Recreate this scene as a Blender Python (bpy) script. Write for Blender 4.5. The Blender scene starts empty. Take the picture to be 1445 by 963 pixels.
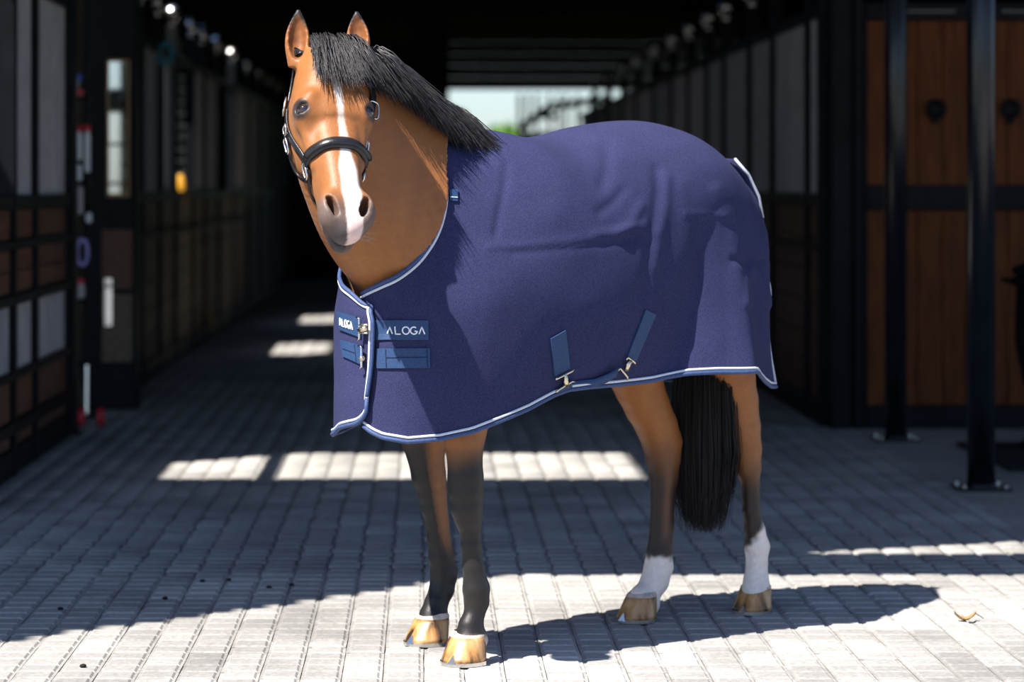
import bpy, bmesh, math, random
import numpy as np
from mathutils import Vector, Matrix
from mathutils.bvhtree import BVHTree

# ------------------------------------------------------------------ camera, sky, sun, exposure
scene = bpy.context.scene
C = scene.collection
FPX, VPX, VPY, EYE = 4200.0, 598.0, 261.0, 1.4      # focal length in pixels of the 1445x963 frame, aisle vanishing point, eye height
cam_d = bpy.data.cameras.new('camera'); cam = bpy.data.objects.new('camera', cam_d); C.objects.link(cam)
cam.location = (0, 0, EYE); cam.rotation_euler = (math.pi/2, 0, 0)
cam_d.sensor_width = 36.0; cam_d.sensor_fit = 'HORIZONTAL'
cam_d.lens = FPX/1445*36
cam_d.shift_x = (722.5-VPX)/1445; cam_d.shift_y = -(481.5-VPY)/1445
cam_d.clip_end = 500; cam_d.clip_start = 0.5
cam_d.dof.use_dof = True; cam_d.dof.focus_distance = 8.62; cam_d.dof.aperture_fstop = 2.6
scene.camera = cam

SUNH = Vector((0.735, 0.678, 0))           # where shadows run on the ground
SUNK = 0.70                              # shadow length per metre of height
world = bpy.data.worlds.new('sky'); scene.world = world; world.use_nodes = True
wn = world.node_tree.nodes; wl = world.node_tree.links; wn.clear()
wo = wn.new('ShaderNodeOutputWorld'); wb = wn.new('ShaderNodeBackground'); ws = wn.new('ShaderNodeTexSky')
ws.sky_type = 'NISHITA'; ws.sun_disc = False
ws.sun_elevation = math.atan(1/SUNK); ws.sun_rotation = math.atan2(-SUNH.x, -SUNH.y)
ws.dust_density = 0.7; ws.air_density = 1.0; ws.ozone_density = 1.0
wb.inputs['Strength'].default_value = 0.13
wt = wn.new('ShaderNodeMix'); wt.data_type = 'RGBA'; wt.blend_type = 'MULTIPLY'; wt.inputs[0].default_value = 1.0; wt.inputs[7].default_value = (0.80, 0.93, 1.16, 1)
wl.new(ws.outputs[0], wt.inputs[6]); wl.new(wt.outputs[2], wb.inputs['Color']); wl.new(wb.outputs[0], wo.inputs['Surface'])

sun_d = bpy.data.lights.new('sun_offscreen', 'SUN'); sun = bpy.data.objects.new('sun_offscreen', sun_d); C.objects.link(sun)
sun_d.energy = 8.6; sun_d.angle = math.radians(0.55); sun_d.color = (1.0, 0.955, 0.89)
sdir = Vector((SUNH.x*SUNK, SUNH.y*SUNK, -1)).normalized()
sun.rotation_euler = sdir.to_track_quat('-Z', 'Y').to_euler(); sun.location = (-6, -6, 14)

scene.view_settings.view_transform = 'Standard'; scene.view_settings.look = 'None'
scene.view_settings.exposure = 0.42; scene.view_settings.gamma = 1.0
scene.view_settings.use_curve_mapping = False
scene.cycles.use_denoising = True
scene.cycles.max_bounces = 6; scene.cycles.diffuse_bounces = 4; scene.cycles.glossy_bounces = 3
scene.cycles.sample_clamp_indirect = 6.0

rng = np.random.default_rng(7); random.seed(7)

# ------------------------------------------------------------------ helpers
def ray_dir(px, py): return np.array([(px-VPX)/FPX, 1.0, (VPY-py)/FPX])
def ground(px, py):
    Y = EYE*FPX/(py-VPY); return ((px-VPX)/FPX*Y, Y)
def proj(P):
    P = np.asarray(P, float); return VPX+FPX*P[..., 0]/P[..., 1], VPY-FPX*(P[..., 2]-EYE)/P[..., 1]

def node_mat(name):
    m = bpy.data.materials.new(name); m.use_nodes = True
    nt = m.node_tree; b = nt.nodes['Principled BSDF']; return m, nt, b
def N(nt, t, **kw):
    n = nt.nodes.new(t)
    for k, v in kw.items():
        if k in n.inputs: n.inputs[k].default_value = v
        else: setattr(n, k, v)
    return n
def mat(name, col, rough=0.5, metal=0.0, spec=0.5, var=0.15, scale=20.0, stretch=(1, 1, 1), bump=0.0, bscale=None,
        sheen=0.0, coat=0.0, tint=None, emit=None):
    m, nt, b = node_mat(name)
    tc = N(nt, 'ShaderNodeTexCoord'); mp = N(nt, 'ShaderNodeMapping'); mp.inputs['Scale'].default_value = stretch
    nt.links.new(tc.outputs['Object'], mp.inputs['Vector'])
    nz = N(nt, 'ShaderNodeTexNoise', Scale=scale, Detail=5.0, Roughness=0.6)
    nt.links.new(mp.outputs[0], nz.inputs['Vector'])
    rp = N(nt, 'ShaderNodeValToRGB')
    c = np.array(col); d = np.array(tint) if tint is not None else c*(1-2*var)
    rp.color_ramp.elements[0].position = 0.3; rp.color_ramp.elements[1].position = 0.7
    rp.color_ramp.elements[0].color = (*np.clip(d, 0, 1), 1); rp.color_ramp.elements[1].color = (*np.clip(c*(1+var), 0, 1), 1)
    nt.links.new(nz.outputs['Fac'], rp.inputs['Fac']); nt.links.new(rp.outputs['Color'], b.inputs['Base Color'])
    b.inputs['Roughness'].default_value = rough; b.inputs['Metallic'].default_value = metal
    b.inputs['Specular IOR Level'].default_value = spec
    if sheen: b.inputs['Sheen Weight'].default_value = sheen; b.inputs['Sheen Roughness'].default_value = 0.4
    if coat: b.inputs['Coat Weight'].default_value = coat
    if emit:
        b.inputs['Emission Color'].default_value = (*emit[:3], 1); b.inputs['Emission Strength'].default_value = emit[3]
    if bump:
        n2 = N(nt, 'ShaderNodeTexNoise', Scale=bscale or scale*4, Detail=4.0)
        nt.links.new(mp.outputs[0], n2.inputs['Vector'])
        bp = N(nt, 'ShaderNodeBump', Strength=bump, Distance=0.01)
        nt.links.new(n2.outputs['Fac'], bp.inputs['Height']); nt.links.new(bp.outputs[0], b.inputs['Normal'])
    return m

def link(name, me, m=None, parent=None, smooth=False):
    o = bpy.data.objects.new(name, me); C.objects.link(o)
    if m is not None and len(me.materials) == 0: me.materials.append(m)
    if parent is not None: o.parent = parent
    if smooth: me.polygons.foreach_set('use_smooth', np.ones(len(me.polygons), bool))
    return o
def mesh_np(name, V, F, m=None, parent=None, smooth=False):
    """V (n,3), F list of index lists or (k,3|4) array -> one mesh object"""
    me = bpy.data.meshes.new(name)
    V = np.asarray(V, np.float32)
    if isinstance(F, np.ndarray):
        k = F.shape[1]
        me.vertices.add(len(V)); me.vertices.foreach_set('co', V.ravel())
        me.loops.add(F.size); me.loops.foreach_set('vertex_index', F.astype(np.int32).ravel())
        me.polygons.add(len(F)); me.polygons.foreach_set('loop_start', np.arange(0, F.size, k, dtype=np.int32))
        me.polygons.foreach_set('loop_total', np.full(len(F), k, np.int32))
        me.update(calc_edges=True); me.validate()
    else:
        me.from_pydata([tuple(map(float, v)) for v in V], [], F); me.update()
    return link(name, me, m, parent, smooth)
def tag(o, label, cat, group=None):
    o['label'] = label; o['category'] = cat
    if group: o['group'] = group
    return o
def thing(name, label, cat, loc=(0, 0, 0), rotz=0.0, group=None):
    o = bpy.data.objects.new(name, None); C.objects.link(o); o.location = loc; o.rotation_euler = (0, 0, rotz)
    o.empty_display_size = 0.1
    return tag(o, label, cat, group)
def struct(o): o['kind'] = 'structure'; return o

class MB:
    """collects shapes into one mesh"""
    def __init__(s): s.V = []; s.F = []
    def add(s, V, F):
        o = len(s.V); s.V += [tuple(v) for v in V]; s.F += [[i+o for i in f] for f in F]; return s
    def box(s, x0, x1, y0, y1, z0, z1, bev=0.0):
        if bev <= 0:
            V = [(x, y, z) for z in (z0, z1) for y in (y0, y1) for x in (x0, x1)]
            return s.add(V, [(0, 2, 3, 1), (4, 5, 7, 6), (0, 1, 5, 4), (2, 6, 7, 3), (0, 4, 6, 2), (1, 3, 7, 5)])
        bm = bmesh.new(); bmesh.ops.create_cube(bm, size=1.0)
        for v in bm.verts: v.co = Vector(((x0+x1)/2+v.co.x*(x1-x0), (y0+y1)/2+v.co.y*(y1-y0), (z0+z1)/2+v.co.z*(z1-z0)))
        bmesh.ops.bevel(bm, geom=bm.edges[:], offset=bev, segments=1, affect='EDGES', profile=0.5)
        bm.verts.index_update()
        s.add([v.co[:] for v in bm.verts], [[v.index for v in f.verts] for f in bm.faces]); bm.free(); return s
    def tube(s, pts, r, n=8, closed=False, cap=True):
        pts = [Vector(p) for p in pts]; k = len(pts); rs = r if hasattr(r, '__len__') else [r]*k
        up = None; V = []
        for i, p in enumerate(pts):
            a = pts[(i-1) % k] if closed or i else p; b = pts[(i+1) % k] if closed or i < k-1 else p
            t = (b-a).normalized()
            if up is None:
                up = t.cross(Vector((0.31, 0.2, 0.93)));
                if up.length < 0.1: up = t.cross(Vector((1, 0, 0)))
            up = (up - t*up.dot(t)).normalized(); w = t.cross(up)
            V += [p+(up*math.cos(2*math.pi*j/n)+w*math.sin(2*math.pi*j/n))*rs[i] for j in range(n)]
        F = []
        for i in range(k if closed else k-1):
            i2 = (i+1) % k
            for j in range(n): F.append((i*n+j, i*n+(j+1) % n, i2*n+(j+1) % n, i2*n+j))
        if cap and not closed: F.append(tuple(range(n-1, -1, -1))); F.append(tuple((k-1)*n+j for j in range(n)))
        return s.add(V, F)
    def lathe(s, prof, c=(0, 0, 0), n=20):
        V = []; F = []
        for (r, z) in prof: V += [(c[0]+r*math.cos(2*math.pi*j/n), c[1]+r*math.sin(2*math.pi*j/n), c[2]+z) for j in range(n)]
        for i in range(len(prof)-1):
            for j in range(n): F.append((i*n+j, i*n+(j+1) % n, (i+1)*n+(j+1) % n, (i+1)*n+j))
        F.append(tuple(range(n-1, -1, -1))); F.append(tuple((len(prof)-1)*n+j for j in range(n)))
        return s.add(V, F)
    def sphere(s, c, r, n=12):
        pr = [(max(1e-4, r*math.sin(math.pi*i/n)), -r*math.cos(math.pi*i/n)) for i in range(n+1)]
        return s.lathe(pr, c, n+4)
    def build(s, name, m, parent=None, smooth=False):
        me = bpy.data.meshes.new(name); me.from_pydata(s.V, [], s.F); me.update()
        return link(name, me, m, parent, smooth)

def catmull(P, t):
    """P (n,d) control rows, t in [0,n-1]"""
    P = np.asarray(P, float); n = len(P); t = np.clip(np.asarray(t, float), 0, n-1-1e-9)
    i = t.astype(int); f = (t-i)[..., None]
    p1 = P[i]; p2 = P[np.minimum(i+1, n-1)]; p0 = P[np.maximum(i-1, 0)]; p3 = P[np.minimum(i+2, n-1)]
    return 0.5*((2*p1)+(-p0+p2)*f+(2*p0-5*p1+4*p2-p3)*f**2+(-p0+3*p1-3*p2+p3)*f**3)
def nrm(v): v = np.asarray(v, float); return v/np.linalg.norm(v, axis=-1, keepdims=True)
def sstep(a, b, x): t = np.clip((x-a)/(b-a), 0, 1); return t*t*(3-2*t)

# ------------------------------------------------------------------ materials of the place
M = {}
M['black'] = mat('black painted steel', (0.0045, 0.0055, 0.008), 0.5, 0, 0.12, 0.3, 6, bump=0.05)
M['post'] = mat('scuffed black steel', (0.006, 0.008, 0.012), 0.26, 0, 0.45, 0.3, 5, bump=0.08, bscale=30)
M['steel'] = mat('polished steel', (0.62, 0.60, 0.57), 0.22, 1.0, 0.5, 0.08, 30)
M['gold'] = mat('pale brass hardware', (0.80, 0.68, 0.48), 0.25, 1.0, 0.5, 0.1, 60)
M['chrome'] = mat('chrome hardware', (0.78, 0.77, 0.74), 0.18, 1.0, 0.5, 0.05, 60)
M['plank'] = mat('oiled red brown boards', (0.125, 0.036, 0.007), 0.6, 0, 0.15, 0.25, 3, (14, 14, 1.2), 0.15, 10)
M['brown'] = mat('brown stall board', (0.11, 0.05, 0.03), 0.6, 0, 0.3, 0.25, 4, (10, 1.0, 10), 0.15, 12)
M['tan'] = mat('pale worn stall board', (0.14, 0.10, 0.065), 0.65, 0, 0.3, 0.3, 4, (10, 1.0, 10), 0.15, 12)
M['ribbed'] = mat('grey ribbed panel', (0.33, 0.31, 0.315), 0.5, 0, 0.3, 0.12, 4)
M['clad'] = mat('brown cladding', (0.10, 0.075, 0.05), 0.7, 0, 0.2, 0.2, 6)
M['dark'] = mat('plain brown board', (0.10, 0.075, 0.05), 0.7, 0, 0.2, 0.2, 5)
M['roof'] = mat('dark roof sheet', (0.05, 0.05, 0.052), 0.6, 0, 0.3, 0.15, 4)
M['rubber'] = mat('black rubber', (0.014, 0.015, 0.016), 0.8, 0, 0.2, 0.2, 20, bump=0.2)
M['white'] = mat('white plastic', (0.62, 0.64, 0.66), 0.4, 0, 0.4, 0.05, 10)
M['blue'] = mat('blue plastic', (0.02, 0.09, 0.5), 0.35, 0, 0.5, 0.05, 10)
M['red'] = mat('red plastic', (0.5, 0.02, 0.035), 0.4, 0, 0.5, 0.05, 10)
M['teal'] = mat('teal plastic', (0.02, 0.32, 0.42), 0.4, 0, 0.5, 0.05, 10)
M['purple'] = mat('lilac rope', (0.30, 0.27, 0.55), 0.6, 0, 0.3, 0.1, 60)
M['yellow'] = mat('orange yellow webbing', (0.62, 0.30, 0.02), 0.6, 0, 0.3, 0.1, 60)
M['frame'] = mat('honey wood frame', (0.32, 0.19, 0.07), 0.5, 0, 0.4, 0.2, 6, (12, 12, 1))
M['mirror'] = mat('mirror glass', (0.55, 0.58, 0.60), 0.06, 1.0, 0.5, 0.03, 2)
M['strip'] = mat('glossy white strip', (0.8, 0.8, 0.78), 0.3, 0, 0.5, 0.02, 5)
M['grass'] = mat('meadow grass', (0.13, 0.22, 0.035), 0.9, 0, 0.1, 0.4, 1.5)
M['leafgreen'] = mat('tree leaves', (0.12, 0.26, 0.03), 0.6, 0, 0.3, 0.3, 3)
M['bark'] = mat('tree bark', (0.10, 0.075, 0.05), 0.9, 0, 0.1, 0.3, 10, bump=0.4)

def floor_mat(name, cells, base=(0.46, 0.445, 0.425)):
    m, nt, b = node_mat(name); L = nt.links.new
    g = N(nt, 'ShaderNodeNewGeometry')
    big = N(nt, 'ShaderNodeTexNoise', Scale=0.9, Detail=5.0, Roughness=0.65); L(g.outputs['Position'], big.inputs['Vector'])
    fine = N(nt, 'ShaderNodeTexNoise', Scale=55.0, Detail=6.0, Roughness=0.7); L(g.outputs['Position'], fine.inputs['Vector'])
    r1 = N(nt, 'ShaderNodeValToRGB'); r1.color_ramp.elements[0].position = 0.30; r1.color_ramp.elements[1].position = 0.62
    b0 = np.array(base)
    r1.color_ramp.elements[0].color = (*(b0*np.array([0.60, 0.60, 0.60])), 1); r1.color_ramp.elements[1].color = (*b0, 1)
    L(big.outputs['Fac'], r1.inputs['Fac'])
    r2 = N(nt, 'ShaderNodeValToRGB'); r2.color_ramp.elements[0].position = 0.25; r2.color_ramp.elements[1].position = 0.7
    r2.color_ramp.elements[0].color = (0.62, 0.60, 0.57, 1); r2.color_ramp.elements[1].color = (1.1, 1.1, 1.1, 1)
    L(fine.outputs['Fac'], r2.inputs['Fac'])
    mx = N(nt, 'ShaderNodeMix', data_type='RGBA', blend_type='MULTIPLY'); mx.inputs[0].default_value = 1.0
    L(r1.outputs[0], mx.inputs[6]); L(r2.outputs[0], mx.inputs[7])
    out = mx.outputs[2]
    if cells:
        sn = N(nt, 'ShaderNodeVectorMath', operation='SNAP'); sn.inputs[1].default_value = (0.117, 0.234, 50)
        ad = N(nt, 'ShaderNodeVectorMath', operation='ADD'); ad.inputs[1].default_value = (10*0.117, 0, 25)
        L(g.outputs['Position'], ad.inputs[0]); L(ad.outputs[0], sn.inputs[0])
        wnz = N(nt, 'ShaderNodeTexWhiteNoise', noise_dimensions='3D'); L(sn.outputs[0], wnz.inputs['Vector'])
        mr = N(nt, 'ShaderNodeMapRange'); mr.inputs['To Min'].default_value = 0.78; mr.inputs['To Max'].default_value = 1.08
        L(wnz.outputs['Value'], mr.inputs['Value'])
        m3 = N(nt, 'ShaderNodeMix', data_type='RGBA', blend_type='MULTIPLY'); m3.inputs[0].default_value = 1.0
        L(out, m3.inputs[6]); L(mr.outputs[0], m3.inputs[7]); out = m3.outputs[2]
    L(out, b.inputs['Base Color'])
    b.inputs['Roughness'].default_value = 0.75; b.inputs['Specular IOR Level'].default_value = 0.3
    bp = N(nt, 'ShaderNodeBump', Strength=0.35, Distance=0.004); L(fine.outputs['Fac'], bp.inputs['Height']); L(bp.outputs[0], b.inputs['Normal'])
    return m
M['paver'] = floor_mat('pale concrete paver', True)
M['concrete'] = floor_mat('smooth concrete', False, (0.40, 0.37, 0.34))
M['bed'] = mat('gritty paver bed', (0.27, 0.255, 0.235), 0.9, 0, 0.2, 0.2, 40)

# ------------------------------------------------------------------ floor
XW_L, XW_R, ZEND = -2.0, 2.33, 44.0
floor = struct(MB().box(-30, 30, -12, ZEND, -0.12, -0.014).build('floor', M['bed']))
PX, PY = 0.117, 0.234
def paver_shape():
    mb = MB(); w, l = 0.1145, 0.2315
    mb.box(-w/2, w/2, -l/2, l/2, -0.014, -0.005)
    for cy in (-l/4, l/4):
        a, b_, e = 0.049, 0.050, 0.006
        V = [(-a, cy-b_, -0.005), (a, cy-b_, -0.005), (a, cy+b_, -0.005), (-a, cy+b_, -0.005),
             (-a+e, cy-b_+e, 0), (a-e, cy-b_+e, 0), (a-e, cy+b_-e, 0), (-a+e, cy+b_-e, 0)]
        mb.add(V, [(4, 5, 6, 7), (0, 1, 5, 4), (1, 2, 6, 5), (2, 3, 7, 6), (3, 0, 4, 7)])
    return mb
shape = paver_shape()
pv_me = bpy.data.meshes.new('paver'); pv_me.from_pydata(shape.V, [], shape.F); pv_me.update(); pv_me.materials.append(M['paver'])
cells = []
for i in range(-34, 21):
    for j in range(0, 190):
        x = (i+0.5)*PX; y = 4.0+(j+0.5)*PY
        if x > 2.40 or y > ZEND-0.1: continue
        if y > 12.8 and x < XW_L-0.02: continue
        off = 0.5*PY if i % 2 else 0.0
        cells.append((x, y+off))
cells = np.array(cells); cells = cells[cells[:, 1] < ZEND-0.15]
pxs = VPX+FPX*cells[:, 0]/cells[:, 1]; pys = VPY+FPX*EYE/cells[:, 1]
vis = (pxs > -30) & (pxs < 1475) & (pys < 975)
order = np.argsort(np.where(vis, cells[:, 1], 1e6))[:300]
near = np.zeros(len(cells), bool); near[order] = True
jit = rng.normal(0, 0.0012, len(cells))
for k in np.where(near)[0]:
    o = bpy.data.objects.new('paver', pv_me); C.objects.link(o); o.parent = floor
    o.location = (cells[k, 0], cells[k, 1], jit[k]); o.rotation_euler = (0, 0, rng.normal(0, 0.006))
V0 = np.array(shape.V); far = np.where(~near)[0]
Vf = (V0[None]+np.stack([cells[far, 0], cells[far, 1], jit[far]], 1)[:, None]).reshape(-1, 3)
F0 = np.array([list(f) for f in shape.F]); Ff = (F0[None]+(np.arange(len(far))*len(V0))[:, None, None]).reshape(-1, 4)
pf = mesh_np('paver_field', Vf, Ff, M['paver'], floor); pf['kind'] = 'stuff'
slab = struct(MB().box(2.405, 9, 4, 17.3, -0.014, 0.0, 0.002).build('trim_1', M['concrete']))
slab['label'] = 'smooth concrete apron beside the pavers'

# ------------------------------------------------------------------ roof with rooflight openings
RH = 4.0; SX, SY = SUNH.x*SUNK*RH, SUNH.y*SUNK*RH
def up_pt(px, py): g = ground(px, py); return (g[0]-SX, g[1]-SY)
edge = [up_pt(*p) for p in ((0, 905), (120, 889), (250, 873), (400, 853), (560, 829), (640, 817), (710, 812))]  # unseen front outline, its slant made up to cast the diagonal shadow edge
ex = [e[0] for e in edge]; ey = [e[1] for e in edge]
slope = (ey[2]-ey[0])/(ex[2]-ex[0])
def front_edge(x):
    if x < ex[0]: return ey[0]+slope*(x-ex[0])*0.9
    return float(np.interp(x, ex, ey))
s0 = up_pt(1118, 782); s1 = up_pt(1445, 765); s2 = up_pt(1445, 783)
roof = MB(); xs = np.arange(-8.0, 8.01, 0.1)
for xa, xb in zip(xs[:-1], xs[1:]):
    xm = (xa+xb)/2; za = front_edge(xm)+0.022*abs(math.sin(xm*math.pi/0.37)); zb = 12.0
    if s0[0] < xm < 3.2:
        f = (xm-s0[0])/(s1[0]-s0[0]); lo = s0[1]+(s2[1]-s0[1])*f+0.01*math.sin(xm*17); hi = s0[1]+(s1[1]-s0[1])*min(f*1.0, 1.3)+0.02
        roof.box(xa, xb, za, lo, RH, RH+0.05); roof.box(xa, xb, max(hi, lo+0.01), zb, RH, RH+0.05)
    else: roof.box(xa, xb, za, zb, RH, RH+0.05)
def g2(y): return EYE*FPX/(y-VPY)
lights_ = [(-1.28, 1.05, g2(676), g2(640)), (-1.36, 0.5, g2(500), g2(484)), (-1.45, 0.2, g2(455), g2(441))]
zc = 12.0
for (xa, xb, za, zb) in lights_:
    xa, xb, za, zb = xa-SX, xb-SX, za-SY, zb-SY
    roof.box(-8, 8, zc, za, RH, RH+0.05)
    roof.box(-8, xa, za, zb, RH, RH+0.05); roof.box(xb, 8, za, zb, RH, RH+0.05); zc = zb
roof.box(-8, 8, zc, ZEND+0.5, RH, RH+0.05)
roof = struct(roof.build('ceiling', M['roof']))
for k, y in enumerate((20.5, 27.0, 34.5, 41.0)):                       # cross beams under the roof
    b = struct(MB().box(-8, 8, y-0.1, y+0.1, RH-0.28, RH+0.001, 0.01).build('trim_%d' % (k+2), M['black']))

# ------------------------------------------------------------------ outer walls and the far gable
struct(MB().box(-8, -7.85, 12.5, ZEND+0.3, -0.05, RH).build('wall_left', M['dark']))
struct(MB().box(7.85, 8, 17.1, ZEND+0.3, -0.05, RH).build('wall_right', M['dark']))
S44 = FPX/ZEND
ox0, ox1, oz = (633-VPX)/S44, 2.95, EYE+(VPY-127)/S44
lx0, lx1, lz = (312-VPX)/S44, (585-VPX)/S44, EYE+(VPY-94)/S44
wb_ = struct(bpy.data.objects.new('wall_back', None)); C.objects.link(wb_)
def boards(x0, x1, z0, z1, name='board'):
    z = z0; k = 0
    while z < z1-0.01:
        t = min(z+0.175, z1); o = MB().box(x0, x1, ZEND+0.004*(k % 2), ZEND+0.12, z+0.006, t, 0).build(name, M['clad'], wb_); z = t; k += 1
boards(ox0-0.02, 8, oz, RH); boards(ox1, 8, 0, oz, 'side_board'); boards(-8, lx0, 0, RH)
boards(lx0, lx1, EYE+(VPY-64)/S44, RH); MB().box(lx0, lx1, ZEND-0.04, ZEND+0.12, lz, EYE+(VPY-64)/S44, 0.01).build('lintel', M['black'], wb_)
MB().box(lx1, ox0, ZEND-0.28, ZEND+0.15, 0, RH, 0.01).build('column', M['black'], wb_)
MB().box(-8, 8, ZEND-0.1, ZEND+0.1, EYE+(VPY-26)/S44, RH, 0.01).build('beam', M['black'], wb_)
dark = MB().box(lx0-0.3, lx0-0.2, ZEND, 56, 0, lz+0.6).box(lx1+0.05, lx1+0.15, ZEND+0.15, 56, 0, lz+0.6).box(lx0-0.3, lx1+0.15, 56, 56.1, 0, lz+0.6).box(lx0-0.3, lx1+0.15, ZEND+0.12, 56.1, lz+0.5, lz+0.6)
struct(dark.build('wall_passage', M['dark']))
struct(MB().box(lx0-0.3, lx1+0.15, ZEND, 56.1, -0.1, -0.001).build('floor_passage', M['concrete']))

# ------------------------------------------------------------------ outside the far door
struct(MB().box(-60, 60, ZEND, 260, -0.1, -0.005).build('ground', M['grass']))
def tree(x, y, h, r, label):
    t = thing('tree', label, 'tree', (x, y, 0))
    MB().tube([(0, 0, -0.05), (0.1, 0, h*0.4), (0.05, 0, h*0.75)], [0.18, 0.13, 0.05], 8).build('trunk', M['bark'], t)
    n = 2600; d = nrm(rng.normal(size=(n, 3))); rad = rng.uniform(0.55, 1.0, n)**0.5
    lump = 1+0.22*np.sin(d[:, 0]*5+x)*np.cos(d[:, 2]*4+y)
    c = d*(rad*lump)[:, None]*np.array([r, r, h*0.36])+np.array([0, 0, h*0.62])
    u = nrm(rng.normal(size=(n, 3)))*0.16; v = nrm(np.cross(u, rng.normal(size=(n, 3))))*0.10
    V = np.stack([c-u, c+v, c+u, c-v], 1).reshape(-1, 3); F = np.arange(n*4).reshape(-1, 4)
    mesh_np('foliage', V, F, M['leafgreen'], t)
tree(0.74, 76, 3.45, 0.42, 'small bushy green tree just past the black doorway column')
tree(3.0, 120, 3.9, 1.25, 'wide low green tree far out beyond the open doorway')
tree(7.5, 125, 2.6, 2.4, 'rounded green tree seen behind the yard gate bars')
gate = thing('yard_gate', 'black metal yard gate with uprights and a sloping brace', 'gate', (1.45, 45.2, 0))
for k, xx in enumerate((0.0, 0.13, 0.27, 0.45, 0.60, 0.72, 0.88, 1.10, 1.30)):
    MB().box(xx-0.028, xx+0.028, -0.02, 0.02, 0, 2.78).build('upright', M['black'], gate)
MB().tube([(0, 0, 2.25), (0.45, 0, 2.58), (1.3, 0, 2.70)], 0.06, 6).build('brace', M['black'], gate)
MB().box(0.0, 1.3, -0.03, 0.03, 0, 2.2).build('sheet', M['black'], gate)
MB().box(0.3, 0.6, -0.03, 0.03, 2.4, 2.48).build('rail', M['black'], gate)

# ------------------------------------------------------------------ stall fronts
def corrugated(L, z0, z1, pitch=0.05, amp=0.008):
    n = max(4, int(L/pitch*4)); V = []; F = []
    for i in range(n+1):
        y = L*i/n; d = amp*(1 if (i % 4) in (0, 1) else -1)
        V += [(d, y, z0), (d, y, z1), (d-0.02, y, z0), (d-0.02, y, z1)]
    for i in range(n):
        a = i*4; b = a+4
        F += [(a, b, b+1, a+1), (a+2, a+3, b+3, b+2), (a, a+2, b+2, b), (a+1, b+1, b+3, a+3)]
    F += [(0, 1, 3, 2), (n*4, n*4+2, n*4+3, n*4+1)]
    return V, F
TOPZ, MIDZ = 2.38, 1.33
def stall(xw, y0, y1, side, label, group, boards_='brown', panel='ribbed', pattern=None, ball=True, bar=True, open_top=False):
    """side +1: faces +X (left row), -1: faces -X (right row)"""
    t = thing('stall_front', label, 'stall front', (xw, y0, 0), 0, group)
    L = y1-y0; s = side
    def bx(x0, x1, *a): return MB().box(min(s*x0, s*x1), max(s*x0, s*x1), *a)
    p = bx(-0.045, 0.04, -0.04, 0.04, 0, 2.66, 0.006).build('post', M['black'], t)
    if ball:
        MB().lathe([(0.03, 0), (0.045, 0.01), (0.03, 0.03), (0.03, 0.05)], (0, 0, 2.66), 12).sphere((0, 0, 2.765), 0.07).build('ball_finial', M['steel'], p, True)
    bx(-0.03, 0.03, 0.04, L-0.04, TOPZ, TOPZ+0.07, 0.004).build('top_rail', M['black'], t)
    bx(-0.03, 0.035, 0.04, L-0.04, MIDZ-0.05, MIDZ+0.02, 0.004).build('middle_rail', M['black'], t)
    bx(-0.03, 0.03, 0.04, L-0.04, 0.0, 0.13, 0.004).build('bottom_rail', M['black'], t)
    V, F = corrugated(L-0.08, MIDZ+0.02, TOPZ)
    if not open_top: MB().add([(s*v[0]-s*0.0, v[1]+0.04, v[2]) for v in V], F).build('ribbed_panel', M[panel], t)
    if pattern is None:
        z = 0.13; n = 6; hh = (MIDZ-0.05-0.13)/n
        for k in range(n):
            bx(-0.03, 0.012+0.003*(k % 2), 0.04, L-0.04, z+0.004, z+hh-0.004, 0.003).build('plank', M[boards_], t); z += hh
        if bar: MB().tube([(s*0.03, 0.04, 1.03), (s*0.03, L-0.04, 1.03)], 0.018, 8).build('kick_bar', M['black'], t)
    else:
        for (za, zb, kind) in pattern:
            if kind == 'rail': bx(-0.03, 0.04, 0.04, L-0.04, za, zb, 0.006).build('rail', M['black'], t)
            elif kind == 'rib':
                V, F = corrugated(L-0.08, za, zb)
                MB().add([(s*v[0], v[1]+0.04, v[2]) for v in V], F).build('ribbed_panel', M['ribbed'], t)
            else: bx(-0.03, 0.012, 0.04, L-0.04, za+0.003, zb-0.003, 0.003).build('plank', M['brown'], t)
    return t
pat = [(0.13, 0.20, 'w'), (0.20, 0.26, 'rail'), (0.26, 0.46, 'w'), (0.46, 0.50, 'rail'), (0.50, 0.82, 'rib'), (0.82, 0.87, 'rail'),
       (0.87, 0.98, 'w'), (0.98, 1.09, 'w'), (1.09, 1.13, 'rail'), (1.13, 1.28, 'w')]
GL, GR = 'stall fronts along the row with the mirror', 'stall fronts running back from the plank doors'
zl = [12.6, 14.33, 15.14, 16.55]
ORD = ['first', 'second', 'third', 'fourth', 'fifth', 'sixth', 'seventh', 'eighth', 'ninth', 'tenth', 'eleventh', 'twelfth']
for k, (a, b) in enumerate(zip(zl[:-1], zl[1:])):
    stall(XW_L, a, b, 1, 'reddish boarded stall front with a pale ribbed panel, %s from the dark tack bay' % ORD[2-k], GL, pattern=pat, open_top=(k == 0))
end = thing('end_post', 'thick black steel post at the edge of the dark tack bay', 'post', (XW_L, 16.62, 0))
MB().box(-0.06, 0.05, -0.02, 0.16, 0, 2.9, 0.008).build('shaft', M['black'], end); MB().box(-0.09, 0.08, -0.05, 0.19, 0, 0.015).build('foot_plate', M['black'], end)
zl = [18.95, 20.9, 22.3, 23.7, 25.5, 26.8, 28.7, 31.0, 33.5, 36, 38.5, 41, 43.85]
for k, (a, b) in enumerate(zip(zl[:-1], zl[1:])):
    stall(XW_L, a, b, 1, 'black framed stall front of pale worn boards, %s beyond the mirror pillar' % ORD[k], GL, 'tan', 'ribbed', open_top=k in (3, 6))
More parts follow.
